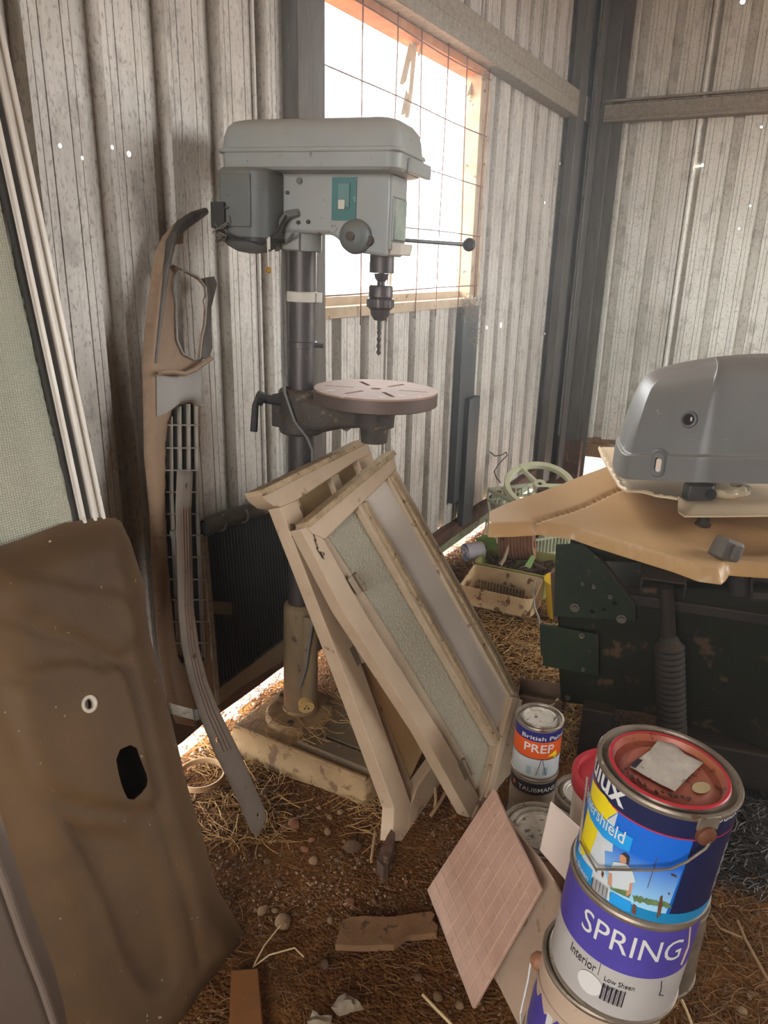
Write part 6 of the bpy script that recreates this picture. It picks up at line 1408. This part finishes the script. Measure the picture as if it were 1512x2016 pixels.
for lab, q, dd in (('bright green curved plastic piece standing right of the ribbed cylinder', [(1012, 1122), (1030, 1118), (1050, 1088), (1053, 1100), (1042, 1126)], -.08), ('green plastic flap behind the blue-splashed tin', [(935, 1060), (955, 1052), (975, 1060), (985, 1085), (965, 1082)], .06)):
    Pg = face(Pl(atd(q[0][0], q[0][1], dcn + dd), (1, .2, 0), (0, .4, 1))); b_ = BM(); sheet(b_, Pg.pts(q), (), Pg, .003); o = obj('plastic_flap', b_, LEAF); setorigin(o, Pg.o); tag(o, lab, 'plastic piece')
# yellow bucket and hose
yb = atz(1108, 1212, 0)
yk = thing('yellow_bucket', 'yellow plastic bucket half hidden behind the green machine', 'bucket', Vector((yb.x, yb.y, 0)))
b_ = BM(); Mb = Matrix.Translation((yb.x, yb.y, 0)); lathe(b_, [(0, 0), (.062, 0), (.085, .15), (.09, .152), (.09, .158), (.083, .158), (.06, .006), (0, .006)], 36, Mb); obj('bucket_body', b_, mat('yellow_plastic', 'dcb52c', 'c09a22', scale=9, rough=.45, bump=.03), yk, world=True)
b_ = BM(); hpt = [atz(1058, 1240, 0) + ZZ * .01]; 
dy = (yb - EYE).dot(FW) - .06
tube(b_, [atd(1056, 1140, dy), atd(1049, 1165, dy), atd(1052, 1195, dy), atd(1061, 1218, dy - .02), atd(1064, 1236, dy - .04)], .0045, 8); o = obj('clear_hose', b_, mat('clear_hose', 'b8ac98', '9a8c74', rough=.3, bump=0, trans=.4)); setorigin(o, atd(1061, 1218, dy)); tag(o, 'clear plastic hose looped beside the yellow bucket', 'hose')
# torn cream sheet seen between tray and machine
Pc = face(Pl(atd(1190, 1090, 2.5), (1, 0, 0), (0, .3, 1))); b_ = BM(); sheet(b_, Pc.pts([(1163, 1107), (1180, 1080), (1195, 1072), (1212, 1070), (1210, 1085), (1200, 1095), (1196, 1120), (1175, 1118)]), (), Pc, .002, sp=.02, h=lambda a, c: .008 * noise.noise(Vector((a * 20, c * 20, 0)))); 
o = obj('torn_sheet', b_, mat('cream_scrap', 'd9cf9f', 'c4b070', rough=.6)); setorigin(o, Pc.o); tag(o, 'torn cream plastic sheet glimpsed between the tan tray and green machine', 'plastic sheet')
# rusty open box and light scrap under the sashes' far side
rb = atz(1062, 1382, 0)
bxn = thing('rusty_tray', 'small rusty metal tray on the dirt behind the PREP tin', 'metal tray', Vector((rb.x, rb.y, 0)))
b_ = BM(); Mb = Matrix.Translation((rb.x, rb.y, .0)) @ Matrix.Rotation(-.25, 4, 'Z')
for c, s in (((0, 0, .004), (.14, .07, .006)), ((0, .034, .03), (.14, .003, .055)), ((0, -.034, .018), (.14, .003, .03)), ((.069, 0, .02), (.003, .07, .035)), ((-.069, 0, .02), (.003, .07, .035))): box(b_, c, s, Mb)
obj('tray_body', b_, mat('brown_rust', '8c6f55', '5c4433', rough=.75, bump=.2), bxn, world=True)
b_ = BM(); tube(b_, [atz(1040, 1393, .01), atz(1065, 1397, .012), atz(1088, 1388, .02), atz(1100, 1375, .04)], .004, 6); o = obj('bent_rod', b_, TIMB_W); setorigin(o, atz(1040, 1393, 0)); tag(o, 'bent pale rod lying in front of the rusty metal tray', 'rod')
# bent wire on the wall
b_ = BM(); tube(b_, [atn(965, 890, -1.3), atn(975, 898, -1.3), atn(990, 895, -1.3), atn(996, 890, -1.3), atn(999, 896, -1.3), atn(990, 905, -1.3), atn(981, 915, -1.3), atn(973, 928, -1.3), atn(977, 940, -1.3), atn(985, 950, -1.3)], .003, 6); o = obj('bent_wire', b_, DKST); setorigin(o, atn(985, 950, -1.3)); tag(o, 'bent wire hooking up off the wall above the crate', 'wire')
# dark block and timber scraps by the corner post
for lab, x, y, s, m_, rz in (('charred timber block at the foot of the corner post', 1082, 905, (.2, .1, .09), TIMB_D, -.3), ('short upright dark stick against the wall left of the crate', 948, 985, (.02, .02, .16), TIMB_D, .2)):
    p = atz(x, y, .1 if s[0] > .1 else .06); b_ = BM(); rough_board(b_, (0, 0, 0), s, 8, .006, x); o = obj('timber_scrap', b_, m_); o.location = (p.x, p.y, s[2] / 2 - .012); o.rotation_euler = (0, 0, rz); tag(o, lab, 'wood scrap')

# ---------------------------------------------------------------- things on the dirt
b_ = BM(); pk = Pl((0, 0, .014), (1, 0, 0), (0, 1, 0)); oK = pk.pts([(674, 1812), (690, 1803), (760, 1806), (848, 1794), (856, 1800), (850, 1812), (862, 1822), (860, 1838), (800, 1842), (775, 1860), (700, 1862), (660, 1858)])
sheet(b_, oK, (), pk, .016, sp=.012, h=lambda a, c: .003 * noise.noise(Vector((a * 30, c * 30, 0)))); 
o = obj('broken_plank', b_, mat('dirt_caked_wood', '8e6a45', '6b4a2e', scale=10, rough=.9, bump=.5, spots='4a3220', spotamt=.6, spotscale=30)); setorigin(o, pk.w(*oK[0])); tag(o, 'broken muddy plank lying left of the diamond-lattice tile', 'plank')
for q in ((686, 1822), (732, 1818)):
    pass
b_ = BM(); oK = pk.pts([(455, 1914), (508, 1910), (518, 2030), (512, 2080), (450, 2080)]); sheet(b_, oK, (), Pl((0, 0, .02), (1, 0, 0), (0, 1, 0)), .03); o = obj('muddy_slat', b_, mat('orange_mud_wood', '8c5a2a', '734620', scale=8, rough=.85, bump=.2), bevel=.002); setorigin(o, atz(480, 1914, 0)); tag(o, 'orange-brown muddy slat at the bottom edge beside the tan panel', 'plank')
for lab, q, z in (('crumpled grey paper scrap on the dirt at the bottom', [(652, 1985), (665, 1962), (680, 1955), (700, 1966), (716, 1985), (690, 1992), (668, 2000)], .012), ('torn grey-white scrap at the bottom edge left of the crumpled paper', [(604, 2012), (616, 1993), (624, 1996), (630, 2000), (654, 1998), (650, 2020), (610, 2030)], .010)):
    pz_ = Pl((0, 0, z), (1, 0, 0), (0, 1, 0)); b_ = BM(); oo = pz_.pts(q); sheet(b_, oo, (), pz_, .0015, sp=.006, h=lambda a, c: .012 * abs(noise.noise(Vector((a * 45, c * 45, 0)))) - .002 + .008 * sst(sd((a, c), oo) / .02)); o = obj('paper_scrap', b_, mat('grey_paper', 'a3917b', '7f6c58', scale=30, rough=.8, bump=.2), ang=25); setorigin(o, pz_.w(*oo[0])); tag(o, lab, 'paper scrap')
b_ = BM(); wq = [(742, 1690), (752, 1665), (770, 1632), (778, 1640), (772, 1672), (765, 1702), (755, 1706)]; pw_ = Pl((0, 0, .03), (1, 0, 0), (0, 1, 0)); sheet(b_, pw_.pts(wq), (), pw_, .04, sp=.01, h=lambda a, c: .006 * noise.noise(Vector((a * 60, c * 60, 0)))); o = obj('wood_chunk', b_, TIMB_D); setorigin(o, pw_.w(*pw_.px(755, 1680))); tag(o, 'split wooden chunk on the dirt just below the rear sash foot', 'wood scrap')
def stick(lab, pts, r, m_, grp=None):
    b_ = BM(); P_ = [atz(x, y, z) for x, y, z in pts]; tube(b_, P_, r, 6); o = obj('twig', b_, m_); setorigin(o, P_[0]); tag(o, lab, 'twig', grp)
TW = mat('dry_twig', 'a1805a', '7a5c3e', scale=20, rough=.8, bump=.1); TWP = mat('pale_stalk', 'd2b98c', 'b3966a', scale=20, rough=.7, bump=0)
stick('dark upright twig left of the split wooden chunk', [(738, 1640, .02), (734, 1670, .015), (731, 1697, .008)], .0035, TW)
stick('pale straight stalk at the bottom right of the dirt floor', [(832, 1958, .01), (858, 1985, .012), (892, 2020, .01)], .003, TWP)
stick('forked brown twig right of the SPRING tin', [(1400, 1800, .02), (1418, 1828, .012), (1462, 1846, .01)], .0022, TW)
stick('long thin brown twig running off the right bottom edge', [(1452, 1812, .02), (1468, 1850, .012), (1482, 1875, .01), (1512, 1930, .01)], .003, TW)
stick('pale dry stalk beside the foot of the tin stack', [(1342, 1968, .02), (1352, 1990, .015), (1362, 2016, .012)], .0028, TWP)
stick('white flat stick under the front sash', [(857, 1552, .01), (858, 1575, .012), (856, 1590, .01)], .004, TWP)
stick('thick pale stick slanting under the front sash', [(848, 1606, .008), (866, 1580, .02), (882, 1552, .03)], .005, TW)
stick('thin bent stalk crossing the dirt near the tan panel', [(498, 1904, .006), (530, 1880, .014), (580, 1866, .012), (598, 1884, .005)], .0016, TWP)
stick('thin pale stalk leaning to the upper right near the tan panel', [(500, 1900, .006), (520, 1862, .02), (552, 1822, .02)], .0016, TWP)
# individual stones
STN = [mat('red_stone', '84543a', '6c432c', scale=30, rough=.9, bump=.4), mat('tan_stone', '8c6f50', '70563c', scale=30, rough=.9, bump=.4), mat('brown_stone', '65482f', '4b3524', scale=30, rough=.9, bump=.4)]
random.seed(12)
def stone(x, y, rpx, m_, lab=None, grp=None):
    p = atz(x, y, 0); r = rpx / F_PX * (p - EYE).dot(FW); b_ = BM(); bmesh.ops.create_icosphere(b_, subdivisions=2, radius=r); sdv = random.random() * 50; sc_ = Vector((random.uniform(.85, 1.15), random.uniform(.7, 1.0), random.uniform(.5, .7)))
    for v in b_.verts:
        k = 1 + .28 * noise.noise(v.co / r * 1.1 + Vector((sdv, 0, 0))); v.co = Vector((v.co.x * sc_.x, v.co.y * sc_.y, v.co.z * sc_.z)) * k
    o = obj('stone', b_, STN[m_], ang=28); o.location = (p.x, p.y, r * .25 - .008); o.rotation_euler = (0, 0, random.random() * 6); tag(o, lab or ('small orange-red stone half sunk in the dirt floor', 'small tan stone half sunk in the dirt floor', 'small dark brown stone half sunk in the dirt floor')[m_], 'stone', grp or 'stones scattered on the dirt floor')
    return o
stone(693, 1665, 17, 2, 'largest flat brown stone, in the dirt left of the wooden chunk', 'stones scattered on the dirt floor')
stone(556, 1812, 18, 1, 'flat tan stone in the dirt right of the tan panel', 'stones scattered on the dirt floor')
stone(516, 1789, 12, 1, 'rounded tan stone closest to the tan panel edge')
stone(578, 1620, 14, 0, 'brightest orange stone at the edge of the gravel patch')
for x, y, r, m_ in ((561, 1625, 9, 0), (600, 1669, 9, 0), (613, 1650, 8, 0), (645, 1633, 9, 1), (650, 1605, 7, 1), (671, 1594, 7, 1), (617, 1690, 10, 1), (527, 1692, 8, 2), (766, 1703, 8, 1), (688, 1771, 10, 0), (695, 1780, 7, 0), (665, 1690, 9, 2), (522, 1556, 9, 1), (590, 1605, 7, 2), (541, 1788, 7, 1), (650, 1807, 8, 1), (640, 1895, 11, 2), (824, 1920, 10, 2), (862, 1958, 10, 1), (905, 1975, 9, 1), (629, 1586, 6, 1), (488, 1545, 6, 1), (550, 1735, 7, 2), (737, 1770, 7, 0), (800, 1730, 6, 0), (1490, 1795, 8, 2), (1462, 1985, 9, 1), (1428, 1945, 6, 2)):
    stone(x, y, r, m_)

# ---------------------------------------------------------------- gravel and straw (stuff)
def gnd(x, y, lo=0): return gh(x, y) + lo
ICO = BM(); bmesh.ops.create_icosphere(ICO, subdivisions=1, radius=1); IV = [v.co.copy() for v in ICO.verts]; ICO.verts.index_update(); IF = [[v.index for v in f.verts] for f in ICO.faces]; ICO.free()
def pebbles(name, lab, cat, n, region, r0, r1, ms, seed, dens=None, hf=gnd):
    rnd = random.Random(seed); V = []; Fc = []
    while n:
        p = region(rnd)
        if dens and rnd.random() > dens(p): continue
        n -= 1; r = r0 + (r1 - r0) * rnd.random() ** 3; a = rnd.random() * 6.28; sx, sy, sz = rnd.uniform(.7, 1.2), rnd.uniform(.6, 1), rnd.uniform(.45, .8); ca, sa_ = math.cos(a), math.sin(a); z = hf(p[0], p[1]) + r * .15; k = len(V)
        for v in IV:
            j = rnd.uniform(.82, 1.15); x, y = v.x * sx * r * j, v.y * sy * r * j; V.append((p[0] + x * ca - y * sa_, p[1] + x * sa_ + y * ca, z + v.z * sz * r * j))
        Fc += [[i + k for i in f] for f in IF]
    me = bpy.data.meshes.new(name); me.from_pydata(V, [], Fc); me.materials.append(ms); o = bpy.data.objects.new(name, me); C.objects.link(o); tag(o, lab, cat, kind='stuff'); return o
def reg_px(x0, y0, x1, y1):
    def f(r):
        while True:
            p = atz(r.uniform(x0, x1), r.uniform(y0, y1), 0)
            if p.dot(N1) > WN + .02: return (p.x, p.y)
    return f
def patchy(s, t):
    return lambda p: sst((noise.noise(Vector((p[0] * s, p[1] * s, 3))) + .5 - t) * 2.2)
GRV = mat('gravel_mix', '7a5535', '50341f', scale=140, rough=.9, bump=0, spots='b79a78', spotamt=.56, spotscale=160, contrast=.12)
pebbles('gravel', 'loose brown and reddish gravel scattered over the dirt floor', 'gravel', 5200, reg_px(360, 1380, 1000, 2080), .0018, .0068, GRV, 1, patchy(3.2, .28))
pebbles('gravel', 'fine gravel on the dirt in the far half of the shed', 'gravel', 1800, reg_px(880, 1000, 1560, 2080), .002, .008, GRV, 2)
GRV2 = mat('yard_gravel_mix', 'b3887a', '8a6152', scale=140, rough=.9, bump=0, spots='d2b8aa', spotamt=.52, spotscale=160, contrast=.12)
def ryard(r):
    p = wp(r.uniform(WN - .5, WN + .06), r.uniform(.9, 4.0), 0); return (p.x, p.y)
pebbles('yard_pebbles', 'sunlit pinkish gravel outside, seen under the wall edge', 'gravel', 3800, ryard, .003, .011, GRV2, 3)
def straw(name, lab, cat, n, region, L0, L1, r, ms, seed, dens=None, up=.012, hf=gnd, curl=.5):
    rnd = random.Random(seed); V = []; Fc = []
    while n:
        p = region(rnd)
        if dens and rnd.random() > dens(p): continue
        n -= 1; L = rnd.uniform(L0, L1); a = rnd.random() * 6.28; bend = rnd.uniform(-curl, curl) * 2; k = len(V); x, y = p; z = hf(x, y) + rnd.random() * up + .001; dz = rnd.uniform(-.15, .25); rr = r * rnd.uniform(.6, 1.3); N = 4
        for i in range(N + 1):
            for j in range(3):
                t = j * 2.094; V.append((x - math.sin(a) * math.cos(t) * rr, y + math.cos(a) * math.cos(t) * rr, z + math.sin(t) * rr))
            x += math.cos(a) * L / N; y += math.sin(a) * L / N; z = max(hf(x, y) + .001, z + dz * L / N * (1 - 2 * i / N)); a += bend / N
        for i in range(N):
            for j in range(3): q = k + i * 3; Fc.append((q + j, q + (j + 1) % 3, q + 3 + (j + 1) % 3, q + 3 + j))
    me = bpy.data.meshes.new(name); me.from_pydata(V, [], Fc); me.materials.append(ms); o = bpy.data.objects.new(name, me); C.objects.link(o); tag(o, lab, cat, kind='stuff'); return o
STRW = mat('dry_straw', 'c9a166', '94703f', scale=60, rough=.8, bump=0, contrast=.12)
STRD = mat('brown_straw', '8e6840', '5d4229', scale=60, rough=.85, bump=0, contrast=.12)
straw('straw', 'dry straw and pine needles around the foot of the pillar drill', 'straw', 900, reg_px(400, 1380, 760, 1660), .02, .10, .0009, STRW, 5, patchy(4, .25))
straw('straw', 'thin straw littering the dirt floor in the foreground', 'straw', 900, reg_px(380, 1500, 1050, 2080), .012, .05, .0007, STRD, 6)
straw('straw', 'thick mat of straw between the sashes and the cut container', 'straw', 5000, reg_px(860, 1150, 1130, 1480), .015, .07, .0013, STRW, 7)
straw('straw', 'straw and leaf litter along the far wall and corner', 'straw', 1500, reg_px(830, 960, 1180, 1150), .02, .09, .002, STRD, 8)
straw('straw', 'straw litter on the dirt right of the tin stack', 'straw', 1200, reg_px(1300, 1500, 1560, 2080), .012, .06, .0009, STRD, 9)
# grass clump caught around the column foot
def rcl(r):
    a = r.random() * 6.28; q = .11 + r.random() * .04; return (COL.x + .0 + q * math.cos(a), COL.y + q * math.sin(a))
straw('dry_grass', 'wisps of dry grass draped over the drill base around the column foot', 'dry grass', 150, rcl, .04, .10, .0009, STRW, 10, None, .03, hf=lambda x, y: .072, curl=.9)
# black shredded fibre heap at the right
def heap(x, y):
    c = atz(1470, 1640, 0); d = math.hypot((x - c.x) / .24, (y - c.y) / .20); return gh(x, y) + .05 * (1 - sst(d))
def rheap(r):
    c = atz(1470, 1640, 0)
    while True:
        x, y = r.uniform(-1, 1), r.uniform(-1, 1)
        if x * x + y * y < 1: return (c.x + x * .24, c.y + y * .20)
straw('shredded_fibre', 'heap of dark shredded fibre on the dirt at the right edge', 'fibre', 2600, rheap, .012, .05, .0012, mat('black_fibre', '51483f', '2a2420', scale=60, rough=.6, bump=0, contrast=.12, spots='a19684', spotamt=.66, spotscale=80), 11, None, .012, hf=heap)
b_ = BM(); 
for i in range(24):
    for j in range(24): pass
c = atz(1470, 1640, 0); vs = {}
for i in range(21):
    for j in range(21):
        x, y = c.x + (i / 10 - 1) * .25, c.y + (j / 10 - 1) * .21; vs[i, j] = b_.verts.new((x, y, heap(x, y) - .002))
for i in range(20):
    for j in range(20): b_.faces.new((vs[i, j], vs[i + 1, j], vs[i + 1, j + 1], vs[i, j + 1]))
o = obj('fibre_base', b_, mat('fibre_dark', '3a2e25', '241c17', scale=40, rough=.9, bump=.5)); tag(o, 'matted dark base of the fibre heap at the right edge', 'fibre', kind='stuff')
b_ = BM(); rough_board(b_, (0, 0, 0), (.05, .04, .03), 4, .01, 4); o = obj('bark_chunk', b_, TIMB_O); p = atz(1500, 1530, 0); o.location = (p.x, p.y, .012); tag(o, 'small orange bark chunk at the right edge under the machine', 'wood scrap')
# ---------------------------------------------------------------- haze volume added to stand for window glare
HZ = bpy.data.materials.new('glare_haze'); HZ.use_nodes = True; nt = HZ.node_tree; nt.nodes.remove(nt.nodes['Principled BSDF'])
vs = nt.nodes.new('ShaderNodeVolumeScatter'); vs.inputs['Density'].default_value = .030; vs.inputs['Anisotropy'].default_value = .78; vs.inputs['Color'].default_value = (1, .98, .95, 1)
nt.links.new(vs.outputs[0], nt.nodes['Material Output'].inputs['Volume'])
b_ = BM(); box(b_, (.62, 1.14, 1.48), (3.9, 7.0, 2.98)); o = struct('glare_haze', b_, HZ, smooth=False); o.matrix_world = RW
